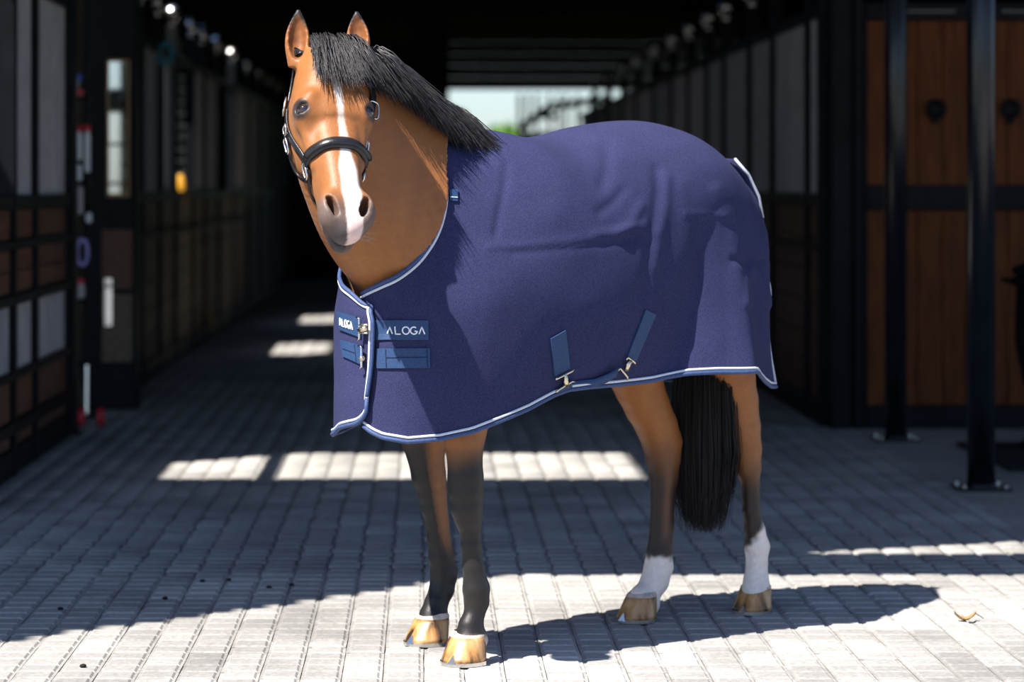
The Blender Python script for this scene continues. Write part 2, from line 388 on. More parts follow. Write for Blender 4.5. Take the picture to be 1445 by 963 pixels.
zr = [17.9, 19.7, 21.1, 22.9, 24.3, 26.0, 27.8, 29.9, 32.4, 34.7, 37.5, 40.5, 43.85]
stall(XW_R, 17.3, 17.9, -1, 'narrow black framed stall front right beside the corner frame', GR, 'brown', ball=False)
for k, (a, b) in enumerate(zip(zr[:-1], zr[1:])):
    stall(XW_R, a, b, -1, 'brown boarded stall front with ball topped post, %s behind the narrow corner one' % ORD[k], GR, 'brown', 'ribbed')

# dark tack bay in the left row, pillar with mirror
struct(MB().box(-3.6, -3.5, 16.7, 19.0, 0, RH).box(-3.5, XW_L-0.125, 18.75, 18.9, 0, RH).build('wall_bay', M['dark']))
pil = thing('mirror_pillar', 'wide black pillar carrying the wood framed mirror', 'pillar', (XW_L, 18.5, 0))
MB().box(-0.12, 0.215, 0.0, 0.26, 0, RH, 0.008).build('shaft', M['black'], pil)
MB().box(0.0, 0.19, -0.012, 0.001, 0.75, 1.12, 0.002).build('board', M['brown'], pil)
MB().box(0.0, 0.19, -0.012, 0.001, 0.30, 0.72, 0.002).build('lower_board', M['tan'], pil)
S = FPX/18.49
mx0, mx1, mz0, mz1 = (151-VPX)/S, (183-VPX)/S, EYE+(VPY-278)/S, EYE+(VPY-84)/S
mir = thing('mirror', 'tall narrow mirror in a honey coloured wooden frame', 'mirror', (mx0, 18.5, mz0))
w_, h_ = mx1-mx0, mz1-mz0
MB().box(0.01, w_-0.01, -0.02, 0.0, 0.01, h_-0.01).build('glass', M['mirror'], mir)
for (a, b, c, d) in ((0, 0.014, 0, h_), (w_-0.014, w_, 0, h_), (0.014, w_-0.014, 0, 0.02), (0.014, w_-0.014, h_-0.014, h_)):
    MB().box(a, b, -0.028, 0.001, c, d, 0.002).build('frame_bar', M['frame'], mir)
m2 = thing('small_mirror', 'small narrow mirror low on the black pillar', 'mirror', (XW_L+0.012, 18.487, 0.52))
MB().box(0.0, 0.055, -0.012, 0.003, 0, 0.30, 0.002).build('glass', M['mirror'], m2)
MB().box(-0.006, 0.061, -0.006, 0.004, -0.006, 0.306).build('backing', M['black'], m2)

# tack stand and what hangs on it
TS = (-2.04, 17.25, 0); S = FPX/17.25
ts = thing('tack_stand', 'tall black tack stand on red wheels in the dark bay', 'stand', TS)
MB().box(-0.10, -0.07, -0.02, 0.02, 0.36, 2.12, 0.003).build('upright', M['black'], ts); MB().box(0.07, 0.10, -0.02, 0.02, 0.36, 2.12, 0.003).build('upright', M['black'], ts)
for z in (0.36, 0.72, 1.40, 1.66, 1.88): MB().box(-0.11, 0.11, -0.05, 0.05, z, z+0.02, 0.003).build('shelf', M['black'], ts)
for sx in (-1, 1):
    MB().tube([(0.09*sx, 0, 0.37), (0.03*sx+0.06, -0.02, 0.07)], 0.013, 6).build('leg', M['steel'], ts)
for xx in (0.06, 0.17):
    MB().box(0.0, xx, -0.03, -0.01, 0.05, 0.075).build('axle', M['black'], ts)
    wv = MB().lathe([(0.02, -0.02), (0.05, -0.018), (0.055, 0), (0.05, 0.018), (0.02, 0.02)], (0, 0, 0), 18)
    wv.V = [(v[2]+xx, v[0]-0.02, v[1]+0.0555) for v in wv.V]; wv.build('wheel', M['red'], ts, True)
tub = thing('tub', 'white plastic tub with a blue band on top of tack stand', 'tub', (TS[0]-0.02, TS[1]-0.01, 1.90))
MB().lathe([(0.045, 0), (0.06, 0.01), (0.066, 0.11), (0.05, 0.13)], (0, 0, 0), 20).build('body', M['white'], tub, True)
MB().lathe([(0.01, -0.02), (0.052, -0.02), (0.052, 0.012), (0.01, 0.012)], (0, 0, 0), 18).build('band', M['blue'], tub).location = (0.03, 0.0, 0.125)
MB().box(0.05, 0.09, -0.03, 0.0, 0.02, 0.05, 0.004).build('clip', M['red'], tub)
def hang(name, label, cat, px, y0, y1, w, m_, cap=None):
    x = (px-VPX)/S; z0 = EYE+(VPY-y1)/S; z1 = EYE+(VPY-y0)/S
    t = thing(name, label, cat, (x, TS[1]-0.06, z0)); h = z1-z0
    MB().lathe([(w*0.4, 0), (w*0.5, 0.01), (w*0.5, h*0.85), (w*0.3, h)], (0, 0, 0), 10).build('body', m_, t, True)
    if cap: MB().lathe([(w*0.32, h-0.005), (w*0.55, h), (w*0.5, h+0.03)], (0, 0, 0), 10).build('cap', M[cap], t, True)
    MB().tube([(0, 0, h), (0, 0.03, h+0.035), (0, 0.065, h+0.03)], 0.006, 5).build('hook', M['black'], t)
hang('brush', 'white handled brush with red cap hanging left on tack stand', 'brush', 113, 185, 226, 0.038, M['white'], 'red')
hang('crop', 'long white crop hanging right on tack stand', 'crop', 125, 184, 243, 0.036, M['white'], 'red')
hang('bandage_roll', 'pink white bandage roll hanging under the white brush', 'bandage', 113, 232, 255, 0.036, M['white'])
hang('scraper', 'pale sweat scraper hanging low on tack stand', 'scraper', 115, 262, 302, 0.036, M['ribbed'])
hang('spray_bottle', 'white spray bottle hanging beside the sweat scraper', 'bottle', 127, 300, 314, 0.036, M['white'])
hp = [(0, 0.045*math.cos(a), 0.13*math.sin(a)) for a in np.linspace(0, 2*math.pi, 20)[:-1]]
tag(MB().tube([(0.03*math.cos(a), 0, 0.075*math.sin(a)) for a in np.linspace(0, 2*math.pi, 20)[:-1]], 0.012, 6, True).build('rope_loop', M['purple'], None, True),
    'lilac rope loop hanging on the tack stand', 'rope').location = ((118-VPX)/S, TS[1]-0.06, EYE+(VPY-356)/S)
jr = thing('jar', 'clear grey jar with red lid on tack stand shelf', 'jar', ((112-VPX)/S, TS[1], 0.74))
MB().lathe([(0.03, 0), (0.04, 0.01), (0.04, 0.08), (0.03, 0.09)], (0, 0, 0), 14).build('glass', M['ribbed'], jr, True)
MB().lathe([(0.033, 0.088), (0.036, 0.09), (0.036, 0.115), (0.03, 0.118)], (0, 0, 0), 14).build('lid', M['red'], jr, True)
sl = thing('white_strip', 'narrow white upright strip fixed on a stall post', 'strip', (XW_L+0.06, 22.27, EYE+(VPY-262)*22.3/FPX))
hh = (262-92)*22.3/FPX
MB().box(-0.03, 0.02, -0.02, 0.02, 0, hh, 0.005).build('face', M['strip'], sl); MB().box(-0.04, 0.0, -0.03, 0.03, -0.02, hh+0.02).build('backing', M['black'], sl)
tl = thing('head_collar', 'teal head collar hung on a stall post above the white strip', 'head collar', (XW_L+0.07, 22.24, 2.38))
MB().tube([(0.05*math.cos(a), 0.0, 0.075*math.sin(a)) for a in np.linspace(0, 2*math.pi, 16)[:-1]], 0.02, 6, True).build('loop', M['teal'], tl, True)
MB().tube([(0, 0.03, 0.07), (0, 0, 0.075)], 0.008, 5).build('hook', M['black'], tl)
for (px, y0, y1, Y, lab) in ((257, 247, 285, 24.6, 'orange yellow lead rope hanging on a stall rail'), (294, 428, 465, 27.6, 'orange yellow rope end dangling near the aisle floor')):
    s_ = FPX/Y; t = tag(MB().tube([((px-4-VPX)/s_, Y, EYE+(VPY-y0)/s_), ((px-VPX)/s_, Y+0.02, EYE+(VPY-(y0+y1)/2)/s_), ((px+3-VPX)/s_, Y, EYE+(VPY-y1)/s_)], [0.03, 0.035, 0.025], 8).build('lead_rope', M['yellow'], None, True), lab, 'rope')

# ------------------------------------------------------------------ plank doors facing the camera, posts of the porch
ZD = 17.1; S = FPX/ZD
wdoor = struct(MB().box(2.27, 8, ZD+0.10, ZD+0.2, 2.5, RH).build('wall_front', M['dark']))
cp = struct(MB().box(XW_R, (1200-VPX)/S, ZD-0.06, ZD+0.14, 0, RH, 0.01).build('trim_8', M['black']))
struct(MB().box((1203-VPX)/S, (1217-VPX)/S, ZD-0.03, ZD+0.12, 0, RH, 0.01).build('trim_9', M['black']))
def zpx(y): return EYE+(VPY-y)/S
def plank_door(x0, x1, ringx, label):
    t = thing('stable_door', label, 'door', (x0, ZD, 0)); W = x1-x0
    for (a, b, nm) in ((0, 0.02, 'stile'), (W-0.045, W, 'stile')): MB().box(a, b, -0.02, 0.05, 0.02, zpx(4), 0.004).build(nm, M['black'], t)
    for (a, b, nm) in ((0.0, zpx(572), 'bottom_rail'), (zpx(297), zpx(262), 'middle_rail'), (zpx(29), zpx(4), 'top_rail')):
        MB().box(0.02, W-0.045, -0.025, 0.05, a, b, 0.004).build(nm, M['black'], t)
    for (a, b) in ((zpx(572), zpx(297)), (zpx(262), zpx(29))):
        x = 0.02; k = 0
        while x < W-0.05:
            e = min(x+0.1465, W-0.045)
            MB().box(x+0.002, e-0.002, 0.004+0.002*(k % 2), 0.04, a, b, 0.004).build('plank', M['plank'], t); x = e; k += 1
    zr_ = zpx(154); r = MB().tube([(ringx-x0+0.046*math.cos(q), -0.03, zr_+0.046*math.sin(q)) for q in np.linspace(0, 2*math.pi, 24)[:-1]], 0.014, 8, True)
    rg = r.build('ring_handle', M['black'], t, True)
    MB().box(ringx-x0-0.02, ringx-x0+0.02, -0.035, 0.006, zr_-0.085, zr_-0.045, 0.006).build('staple', M['black'], rg)
    MB().box(ringx-x0-0.03, ringx-x0+0.03, -0.012, 0.006, zr_-0.03, zr_+0.03, 0.006).build('rosette', M['black'], rg)
    MB().tube([(W*0.5-0.2, -0.03, zpx(16)), (W*0.5+0.2, -0.03, zpx(16))], 0.008, 6).build('latch_rod', M['steel'], t)
    return t
xA = (1218-VPX)/S; xB = (1378-VPX)/S
plank_door(xA, xB, (1320-VPX)/S, 'red brown plank stable door hung next to the corner frame')
plank_door(xB+0.01, xB+0.67, (1425-VPX)/S, 'red brown plank stable door behind the black urn post')
plank_door(xB+0.68, xB+1.6, xB+1.0, 'red brown plank stable door past the black urn post')
def porch_post(px, py, r, label):
    x, y = ground(px, py); t = thing('porch_post', label, 'post', (x, y, 0))
    MB().tube([(0, 0, 0.01), (0, 0, RH+0.005)], r, 28).build('shaft', M['post'], t, True)
    for p in t.children: p.data.polygons.foreach_set('use_smooth', [len(q.vertices) == 4 for q in p.data.polygons])
    pl = MB().box(-0.12, 0.12, -0.12, 0.12, 0, 0.016, 0.003).build('base_plate', M['post'], t)
    MB().lathe([(r+0.014, 0.014), (r+0.004, 0.03), (r-0.005, 0.03)], (0, 0, 0), 24).build('weld', M['post'], t, True)
    for a in (-1, 1):
        for b in (-1, 1): MB().lathe([(0.014, 0.015), (0.014, 0.03), (0.008, 0.036)], (0.095*a, 0.095*b, 0), 6).build('bolt', M['steel'], pl)
porch_post(1384.5, 691, 0.064, 'round black porch post standing beside the rubber mat')
porch_post(1264, 622, 0.060, 'scuffed round black porch post close to the plank doors')
mt = tag(MB().box(2.86, 4.6, 14.5, 16.0, -0.002, 0.02, 0.004).build('rubber_mat', M['rubber']), 'flat black rubber mat lying before plank doors', 'mat')
ux = (1482-VPX)/FPX*15.6; S2 = FPX/15.6
urn = thing('urn_post', 'black cast iron urn shaped post with a flat collar', 'urn post', (ux, 15.6, 0.018))
def uz(y): return EYE+(VPY-y)/S2-0.018
MB().lathe([(0.16, 0), (0.16, 0.03), (0.10, 0.06), (0.06, 0.12), (0.05, uz(600)), (0.07, uz(570)), (0.14, uz(540)), (0.185, uz(480)), (0.18, uz(430)), (0.175, uz(404))], (0, 0, 0), 28).build('body', M['black'], urn, True)
MB().lathe([(0.17, uz(405)), (0.24, uz(399)), (0.265, uz(395)), (0.25, uz(393)), (0.17, uz(391))], (0, 0, 0), 28).build('collar', M['black'], urn, True)
MB().lathe([(0.16, uz(393)), (0.20, uz(385)), (0.195, uz(377)), (0.14, uz(372)), (0.02, uz(366))], (0, 0, 0), 28).build('lid', M['black'], urn, True)

# bits lying on the paving
lf = ground(1362, 878)
leaf = thing('leaf', 'curled brown fallen leaf lying on the sunlit pavers', 'leaf', (lf[0], lf[1], 0.0))
V = []; F = []
for i in range(7):
    u = i/6; w = 0.02*math.sin(math.pi*(0.08+0.88*u)); z = 0.004+0.022*(2*u-1)**2
    V += [(-0.035+0.07*u, -w, z+0.008), (-0.035+0.07*u, 0, z), (-0.035+0.07*u, w, z+0.010)]
for i in range(6):
    for j in range(2): F.append((i*3+j, i*3+3+j, i*3+4+j, i*3+1+j))
MB().add(V, F).build('blade', mat('dry leaf', (0.36, 0.2, 0.08), 0.8), leaf, True)
MB().tube([(0.035, 0, 0.026), (0.06, 0.005, 0.01)], 0.0015, 5).build('stalk', M['bark'], leaf)
for k, (px, py) in enumerate(((116, 942), (380, 831), (412, 827), (232, 846), (286, 822), (86, 861), (322, 820))):
    g = ground(px, py); bm = bmesh.new(); bmesh.ops.create_icosphere(bm, subdivisions=2, radius=0.008)
    for v in bm.verts: v.co = Vector((v.co.x*1.3, v.co.y*1.6, v.co.z*0.7))*(1+0.25*math.sin(v.co.x*190+k*2)*math.cos(v.co.y*170))
    me = bpy.data.meshes.new('pebble'); bm.to_mesh(me); bm.free()
    o = tag(link('pebble', me, M['rubber'], None, True), 'tiny dark pebble dropped on the paving', 'pebble', 'pebbles on the paving'); o.location = (g[0], g[1], 0.004)

# ================================================================== THE HORSE
OX, OY = 0.442, 9.196
TH = math.radians(47.4)
FW = np.array([-math.sin(TH), -math.cos(TH), 0.0]); LW = np.array([math.cos(TH), -math.sin(TH), 0.0])
ORG = np.array([OX, OY, 0.0]); UPW = np.array([0, 0, 1.0])
RZ = math.atan2(FW[1], FW[0])
def l2w(p): p = np.asarray(p, float); return ORG+p[..., 0:1]*FW+p[..., 1:2]*LW+p[..., 2:3]*UPW
def w2l(p): d = np.asarray(p, float)-ORG; return np.stack([d@FW, d@LW, d[..., 2]], -1)
def pix_at(px, py, Y): return w2l(np.array([0, 0, EYE])+ray_dir(px, py)*Y)           # pixel and depth -> horse frame
def pix_pl(px, py, yl):                                                               # pixel on the plane y = yl of the horse frame
    d = ray_dir(px, py); o = np.array([0, 0, EYE]); t = (yl-(o-ORG)@LW)/(d@LW); return w2l(o+d*t)

# ---- signed distance grid
H = 0.006; LO = np.array([-0.98, -0.46, 0.02]); HI = np.array([1.42, 0.50, 2.02])
NX, NY, NZ = [int(n) for n in np.ceil((HI-LO)/H)]
GX, GY, GZ = [LO[i]+H*np.arange(n) for i, n in enumerate((NX, NY, NZ))]
D = np.full((NX, NY, NZ), 0.5, np.float32)
def block(lo, hi):
    a = np.clip(np.floor((np.asarray(lo)-LO)/H).astype(int), 0, [NX, NY, NZ]); b = np.clip(np.ceil((np.asarray(hi)-LO)/H).astype(int)+1, 0, [NX, NY, NZ])
    sl = tuple(slice(i, j) for i, j in zip(a, b))
    X, Y, Z = np.meshgrid(GX[sl[0]], GY[sl[1]], GZ[sl[2]], indexing='ij')
    return sl, np.stack([X, Y, Z], -1).astype(np.float32)
def smin(a, b, k): h = np.maximum(k-np.abs(a-b), 0)/k; return np.minimum(a, b)-h*h*k*0.25
def put(sl, d, k, sub=False):
    if sub: D[sl] = -smin(-D[sl], d, k)
    else: D[sl] = smin(D[sl], d, k)
def ellipsoid(c, axes, radii, k=0.03, sub=False):
    c = np.asarray(c, float); R = np.asarray(axes, float); r = np.asarray(radii, float)
    m = r.max()+k+0.03; sl, P = block(c-m, c+m)
    q = (P-c)@R.T.astype(np.float32); k0 = np.linalg.norm(q/r, axis=-1); k1 = np.linalg.norm(q/(r*r), axis=-1)+1e-6
    put(sl, (k0*(k0-1)/k1).astype(np.float32), k, sub)
def cone(a, b, ra, rb, k=0.02, fa=1.0, fl=1.0, sub=False):
    """capsule with changing radius; fa / fl scale its fore-aft and lateral thickness"""
    a = np.asarray(a, float); b = np.asarray(b, float); m = max(ra, rb)*max(fa, fl)+k+0.03
    sl, P = block(np.minimum(a, b)-m, np.maximum(a, b)+m)
    ab = b-a; h = np.clip(((P-a)@ab)/(ab@ab), 0, 1)
    v = P-(a+h[..., None]*ab); v = v/np.array([fa, fl, 1.0])
    put(sl, (np.linalg.norm(v, axis=-1)-(ra+(rb-ra)*h)).astype(np.float32)*min(fa, fl), k, sub)
def loft(st, side, k=0.03, M_=40, pad=0.06):
    """st rows: cx cy cz a bu bd expo taper ; ring centre, half width, half height above and below, exponent, widening towards the top"""
    st = np.asarray(st, float); u = np.linspace(0, len(st)-1, M_); S_ = catmull(st, u)
    c = S_[:, :3]; T = nrm(np.gradient(c, axis=0)); sd = nrm(np.asarray(side)-T*(T@np.asarray(side))[:, None]); up = np.cross(T, sd)
    m = S_[:, 3:6].max()+pad; sl, P = block(c.min(0)-m, c.max(0)+m); sh = P.shape[:3]; P = P.reshape(-1, 3)
    cf = c.astype(np.float32); c2 = (cf**2).sum(-1); PF = P; idx = np.empty(len(PF), np.int32); best = np.empty(len(PF), np.float32)
    for q in range(0, len(PF), 200000):
        e2 = c2-2*(PF[q:q+200000]@cf.T); j = e2.argmin(1); idx[q:q+200000] = j; best[q:q+200000] = e2[np.arange(len(j)), j]
    best += (PF**2).sum(-1); keep = best < (S_[:, 3:6].max(1)[idx]+pad)**2
    P = PF[keep].astype(np.float64); idx = idx[keep]
    step = np.linalg.norm(np.gradient(c, axis=0), axis=-1)
    ax = ((P-c[idx])*T[idx]).sum(-1); tt = idx+ax/step[idx]
    ex = np.where(tt < 0, -tt, np.where(tt > M_-1, tt-(M_-1), 0))*step[idx]
    tt = np.clip(tt, 0, M_-1-1e-4); i = tt.astype(int); f = (tt-i)[:, None]
    par = S_[i]*(1-f)+S_[i+1]*f; sdi = sd[i]*(1-f)+sd[i+1]*f; upi = up[i]*(1-f)+up[i+1]*f
    v = P-par[:, :3]; x = (v*sdi).sum(-1); y = (v*upi).sum(-1)
    b = np.where(y > 0, par[:, 4], par[:, 5]); a = par[:, 3]*(1+par[:, 7]*np.clip(y/b, -1, 1))
    e = par[:, 6]; nn = (np.abs(x/a)**e+np.abs(y/b)**e)**(1/e)
    d = (nn-1)*np.minimum(a, b)
    d = np.where(ex > 0, np.sqrt(np.maximum(d, 0)**2+ex**2)+np.minimum(d, 0)*0.0, d)
    full = np.full(len(PF), 0.5, np.float32); full[keep] = d
    put(sl, full.reshape(sh), k)

# ---- trunk (mostly under the rug)
loft([(-0.64, 0, 1.17, 0.10, 0.18, 0.24, 2.2, 0), (-0.55, 0, 1.21, 0.19, 0.26, 0.32, 2.2, 0), (-0.40, 0, 1.21, 0.25, 0.33, 0.36, 2.2, 0), (-0.15, 0, 1.17, 0.27, 0.35, 0.33, 2.1, 0),
      (0.15, 0, 1.15, 0.275, 0.35, 0.36, 2.1, 0), (0.42, 0, 1.15, 0.25, 0.385, 0.36, 2.1, 0), (0.62, 0, 1.13, 0.21, 0.33, 0.32, 2.1, 0), (0.75, 0, 1.08, 0.15, 0.20, 0.22, 2.1, 0)], (0, 1, 0), 0.05, 44)
# ---- head frame
P0 = np.array([0, 0, EYE])+ray_dir(467, 62)*8.42; P1 = np.array([0, 0, EYE])+ray_dir(495, 322)*8.12
HL = np.linalg.norm(P1-P0); HA = (P1-P0)/HL
yaw = math.radians(17); HS = np.array([math.cos(yaw), math.sin(yaw), 0.0]); HS = nrm(HS-HA*(HS@HA)); HN = np.cross(HA, HS)
if HN[1] > 0: HN = -HN
hP0 = w2l(P0); Ra = np.stack([HA@FW, HA@LW, HA[2]]); Rs = np.stack([HS@FW, HS@LW, HS[2]]); Rn = np.stack([HN@FW, HN@LW, HN[2]])
HAX = np.stack([Ra, Rs, Rn])
def hd(t, s, n): return hP0+Ra*(t*HL)+Rs*s+Rn*n                      # head frame (along, to its left, out of the face) -> horse frame
# ---- neck
pe = hd(0.05, 0, -0.115)
loft([(0.46, 0, 1.17, 0.20, 0.38, 0.25, 2.1, -0.1), (0.60, 0, 1.265, 0.175, 0.335, 0.27, 2.1, -0.12), (0.735, 0, 1.375, 0.15, 0.28, 0.265, 2.1, -0.18),
      (0.845, -0.005, 1.495, 0.125, 0.225, 0.225, 2.1, -0.2), (0.92, -0.01, 1.60, 0.105, 0.175, 0.18, 2.1, -0.2), (pe[0]-0.015, pe[1]-0.01, pe[2]-0.035, 0.088, 0.125, 0.14, 2.1, -0.1)], (0, 1, 0), 0.05, 44)
for s_ in (-1, 1):
    ellipsoid((0.62, 0.09*s_, 1.00), np.eye(3), (0.14, 0.09, 0.17), 0.06)       # shoulder and breast muscle
# ---- head
def hrow(t, hw, depth, e, tp, lift=0.0):
    c = hd(t, 0, lift-depth/2); return (*c, hw, depth/2, depth/2, e, tp)
rows = [hrow(-0.02, 0.070, 0.20, 2.2, 0.0, -0.02), hrow(0.10, 0.087, 0.235, 2.3, 0.12, 0.0), hrow(0.22, 0.103, 0.265, 2.4, 0.22, 0.006), hrow(0.33, 0.102, 0.275, 2.5, 0.22, 0.004),
        hrow(0.44, 0.086, 0.255, 2.6, 0.12), hrow(0.55, 0.074, 0.205, 2.6, 0.05), hrow(0.66, 0.066, 0.172, 2.6, 0.0), hrow(0.78, 0.062, 0.148, 2.5, -0.02, 0.001), hrow(0.88, 0.064, 0.132, 2.4, -0.02, 0.001), hrow(0.95, 0.057, 0.112, 2.3, 0.0, -0.006)]
loft(rows, Rs, 0.03, 48)
for s_ in (-1, 1):
    ellipsoid(hd(0.345, 0.086*s_, -0.046), HAX, (0.042, 0.028, 0.036), 0.035)                       # eye socket
    cone(hd(0.285, 0.070*s_, -0.014), hd(0.360, 0.100*s_, -0.022), 0.015, 0.011, 0.022)              # brow
    cone(hd(0.405, 0.084*s_, -0.058), hd(0.60, 0.064*s_, -0.066), 0.013, 0.010, 0.03)                # facial crest
    ellipsoid(hd(0.36, 0.052*s_, -0.175), HAX, (0.095, 0.042, 0.085), 0.04)                          # cheek
    ellipsoid(hd(0.885, 0.050*s_, -0.026), HAX, (0.054, 0.031, 0.036), 0.025)                        # nostril wing
    ellipsoid(hd(0.885, 0.045*s_, -0.020), nrm(np.stack([Ra*0.95-Rs*s_*0.30, Rs*0.95+Ra*0.30*s_, Rn])), (0.036, 0.0135, 0.050), 0.006, True)
    ellipsoid(hd(0.348, 0.108*s_, -0.014), nrm(np.stack([Ra, Rs*0.7+Rn*0.7*s_, Rn*0.7-Rs*0.7*s_])), (0.0165, 0.020, 0.027), 0.006, True)                  # eye opening
ellipsoid(hd(0.97, 0, -0.050), HAX, (0.036, 0.046, 0.044), 0.03)                                     # upper lip
ellipsoid(hd(0.955, 0, -0.108), HAX, (0.044, 0.036, 0.028), 0.022)                                   # lower lip and chin
ellipsoid(hd(1.02, 0, -0.090), HAX, (0.05, 0.07, 0.0045), 0.008, True)                               # mouth line
# ---- ears
EARS = []
def ear(base_px, tip_px, Y, lean, hw):
    b = pix_at(*base_px, Y); t = pix_at(*tip_px, Y+lean); ax = nrm(t-b); ln = np.linalg.norm(t-b)
    vd = nrm(b-w2l(np.array([0, 0, EYE]))); fr = nrm(-vd+ax*(vd@ax)); sd = np.cross(ax, fr)
    st = []
    for u, w in ((-0.10, 0.024), (0.08, 0.030), (0.3, 0.0355), (0.5, 0.034), (0.7, 0.026), (0.88, 0.013), (1.0, 0.003)):
        st.append((*(b+ax*ln*u), w*hw, max(w*0.80, 0.005), max(w*0.80, 0.005), 2.0, 0))
    loft(st, sd, 0.016, 30, 0.03)
    A = np.stack([ax, sd, fr])
    ellipsoid(b+ax*ln*0.47+fr*0.020, A, (ln*0.43, 0.026*hw, 0.029), 0.008, True)
    EARS.append((b, ax, sd, fr, ln))
ear((419, 88), (421, 12), 8.47, 0.02, 1.0); ear((507, 82), (503, 15), 8.53, 0.03, 0.95)

# ---- legs: joints read off along each leg  (x left, x right, y) in the photograph's pixels on the leg's own upright plane
def hoof_ground(px, py, back):
    g = ground(px, py-back); return w2l(np.array([g[0], g[1], 0]))
LEG = {
 'left_fore': dict(hoof=(655, 942), top=(0.50, 0.13, 1.02), rows=[(628, 682, 618, 1.1), (630, 681, 637, 1), (632, 682, 675, 1), (633, 682, 693, 1), (636, 681, 717, 1), (642, 680, 733, 1), (649, 678, 748, 1), (651, 679, 770, 1), (653, 683, 800, 1),
                  (653, 691, 832, 1), (655, 690, 850, 1), (655, 684, 866, 1), (647, 682, 884, 1), (641, 688, 902, 1)]),
 'right_fore': dict(hoof=(603, 914), top=(0.44, -0.15, 1.02), rows=[(568, 627, 618, 1.1), (573, 627, 637, 1), (581, 629, 672, 1), (589, 630, 695, 1), (594, 631, 716, 1), (600, 633, 735, 1), (603, 635, 760, 1), (605, 641, 787, 1), (607, 646, 810, 1),
                  (606, 641, 832, 1), (599, 632, 852, 1), (593, 631, 868, 1), (588, 634, 877, 1)]),
 'left_hind': dict(hoof=(1062, 870), top=(-0.52, 0.13, 1.10), rows=[(985, 1062, 505, 1.05), (1000, 1066, 532, 1), (1013, 1070, 565, 1), (1024, 1073, 601, 1), (1031, 1075, 635, 1), (1038, 1074, 662, 1), (1046, 1072, 684, 1), (1048, 1073, 722, 1), (1050, 1079, 747, 1),
                  (1050, 1086, 772, 1), (1053, 1083, 795, 1), (1049, 1085, 820, 1), (1045, 1088, 837, 1)]),
 'right_hind': dict(hoof=(899, 882), top=(-0.40, -0.13, 1.10), rows=[(855, 935, 520, 1.05), (867, 937, 546, 1), (881, 945, 573, 1), (897, 956, 601, 1), (906, 963, 625, 1), (911, 961, 645, 1), (917, 957, 674, 1), (918, 953, 702, 1), (917, 951, 743, 1), (912, 949, 783, 1),
                  (909, 950, 800, 1), (904, 944, 820, 1), (894, 931, 840, 1), (890, 931, 852, 1)]),
}
HOOF = {}
for nm, L in LEG.items():
    hg = hoof_ground(*L['hoof'], 5); yl = hg[1]; HOOF[nm] = hg
    fore = 'fore' in nm; prev = None
    n = len(L['rows'])
    for i, (xa, xb, y, sc) in enumerate(L['rows']):
        c = pix_pl((xa+xb)/2, y, yl); scale = FPX/l2w(c)[1]; r = (xb-xa)/2/scale*sc*0.985
        if prev is None:
            t = np.array(L['top']); cone(t, c, 0.15 if not fore else 0.12, r, 0.03)
        else:
            cone(prev[0], c, prev[1], r, 0.008, 1.06, 0.95)
        prev = (c, r)
    cone(prev[0]+np.array([-0.006, 0, 0]), (hg[0]-0.022, yl, 0.072), prev[1]*0.90, 0.043, 0.01, 1.0, 0.98)
    L['yl'] = yl
# ---- surface nets
def surface_nets(D):
    s = D < 0
    cs = np.zeros((NX-1, NY-1, NZ-1), np.uint8)
    for dx in (0, 1):
        for dy in (0, 1):
            for dz in (0, 1): cs += s[dx:NX-1+dx, dy:NY-1+dy, dz:NZ-1+dz]
    act = (cs > 0) & (cs < 8); I = np.argwhere(act); vid = np.full(act.shape, -1, np.int32); vid[act] = np.arange(len(I))
    cor = [(a, b, c) for a in (0, 1) for b in (0, 1) for c in (0, 1)]
    val = {c: D[I[:, 0]+c[0], I[:, 1]+c[1], I[:, 2]+c[2]] for c in cor}
    acc = np.zeros((len(I), 3)); cnt = np.zeros(len(I))
    for a in cor:
        for ax in range(3):
            if a[ax]: continue
            b = list(a); b[ax] = 1; b = tuple(b); va, vb = val[a], val[b]; m = (va < 0) != (vb < 0)
            t = np.where(m, va/np.where(m, va-vb, 1), 0); p = np.array(a, float)[None].repeat(len(I), 0); p[:, ax] += t
            acc[m] += p[m]; cnt[m] += 1
    V = LO+H*(I+acc/cnt[:, None]); Fs = []
    for ax in range(3):
        o1, o2 = [(1, 2), (2, 0), (0, 1)][ax]
        sa = s.take(range(0, s.shape[ax]-1), ax); sb = s.take(range(1, s.shape[ax]), ax)
        E = np.argwhere(sa != sb); E = E[(E[:, o1] > 0) & (E[:, o2] > 0) & (E[:, o1] < s.shape[o1]-1) & (E[:, o2] < s.shape[o2]-1)]
        inside = s[E[:, 0], E[:, 1], E[:, 2]]
        def g(d1, d2):
            q = E.copy(); q[:, o1] -= d1; q[:, o2] -= d2; return vid[q[:, 0], q[:, 1], q[:, 2]]
        f = np.stack([g(1, 1), g(0, 1), g(0, 0), g(1, 0)], 1); f[~inside] = f[~inside][:, ::-1]; Fs.append(f)
    return V, np.concatenate(Fs)
BV, BF = surface_nets(D); del D
def smooth_mesh(V, F, it=3, lam=0.5):
    E = np.concatenate([F[:, [0, 1]], F[:, [1, 2]], F[:, [2, 3]], F[:, [3, 0]]]); E = np.concatenate([E, E[:, ::-1]]); n = len(V)
    cnt = np.bincount(E[:, 0], minlength=n)[:, None]
    for _ in range(it):
        for l in (lam, -lam*1.04):
            S_ = np.stack([np.bincount(E[:, 0], V[E[:, 1], k], n) for k in range(3)], 1); V = V+l*(S_/cnt-V)
    return V
BV = smooth_mesh(BV, BF, 5)
def noise3(P, f, seed=0):
    r = np.random.default_rng(seed); out = 0
    for k in range(6):
        d = nrm(r.normal(size=3)); out = out+np.sin((P@d)*f*(1+0.35*k)+r.uniform(0, 6.3))
    return out/6

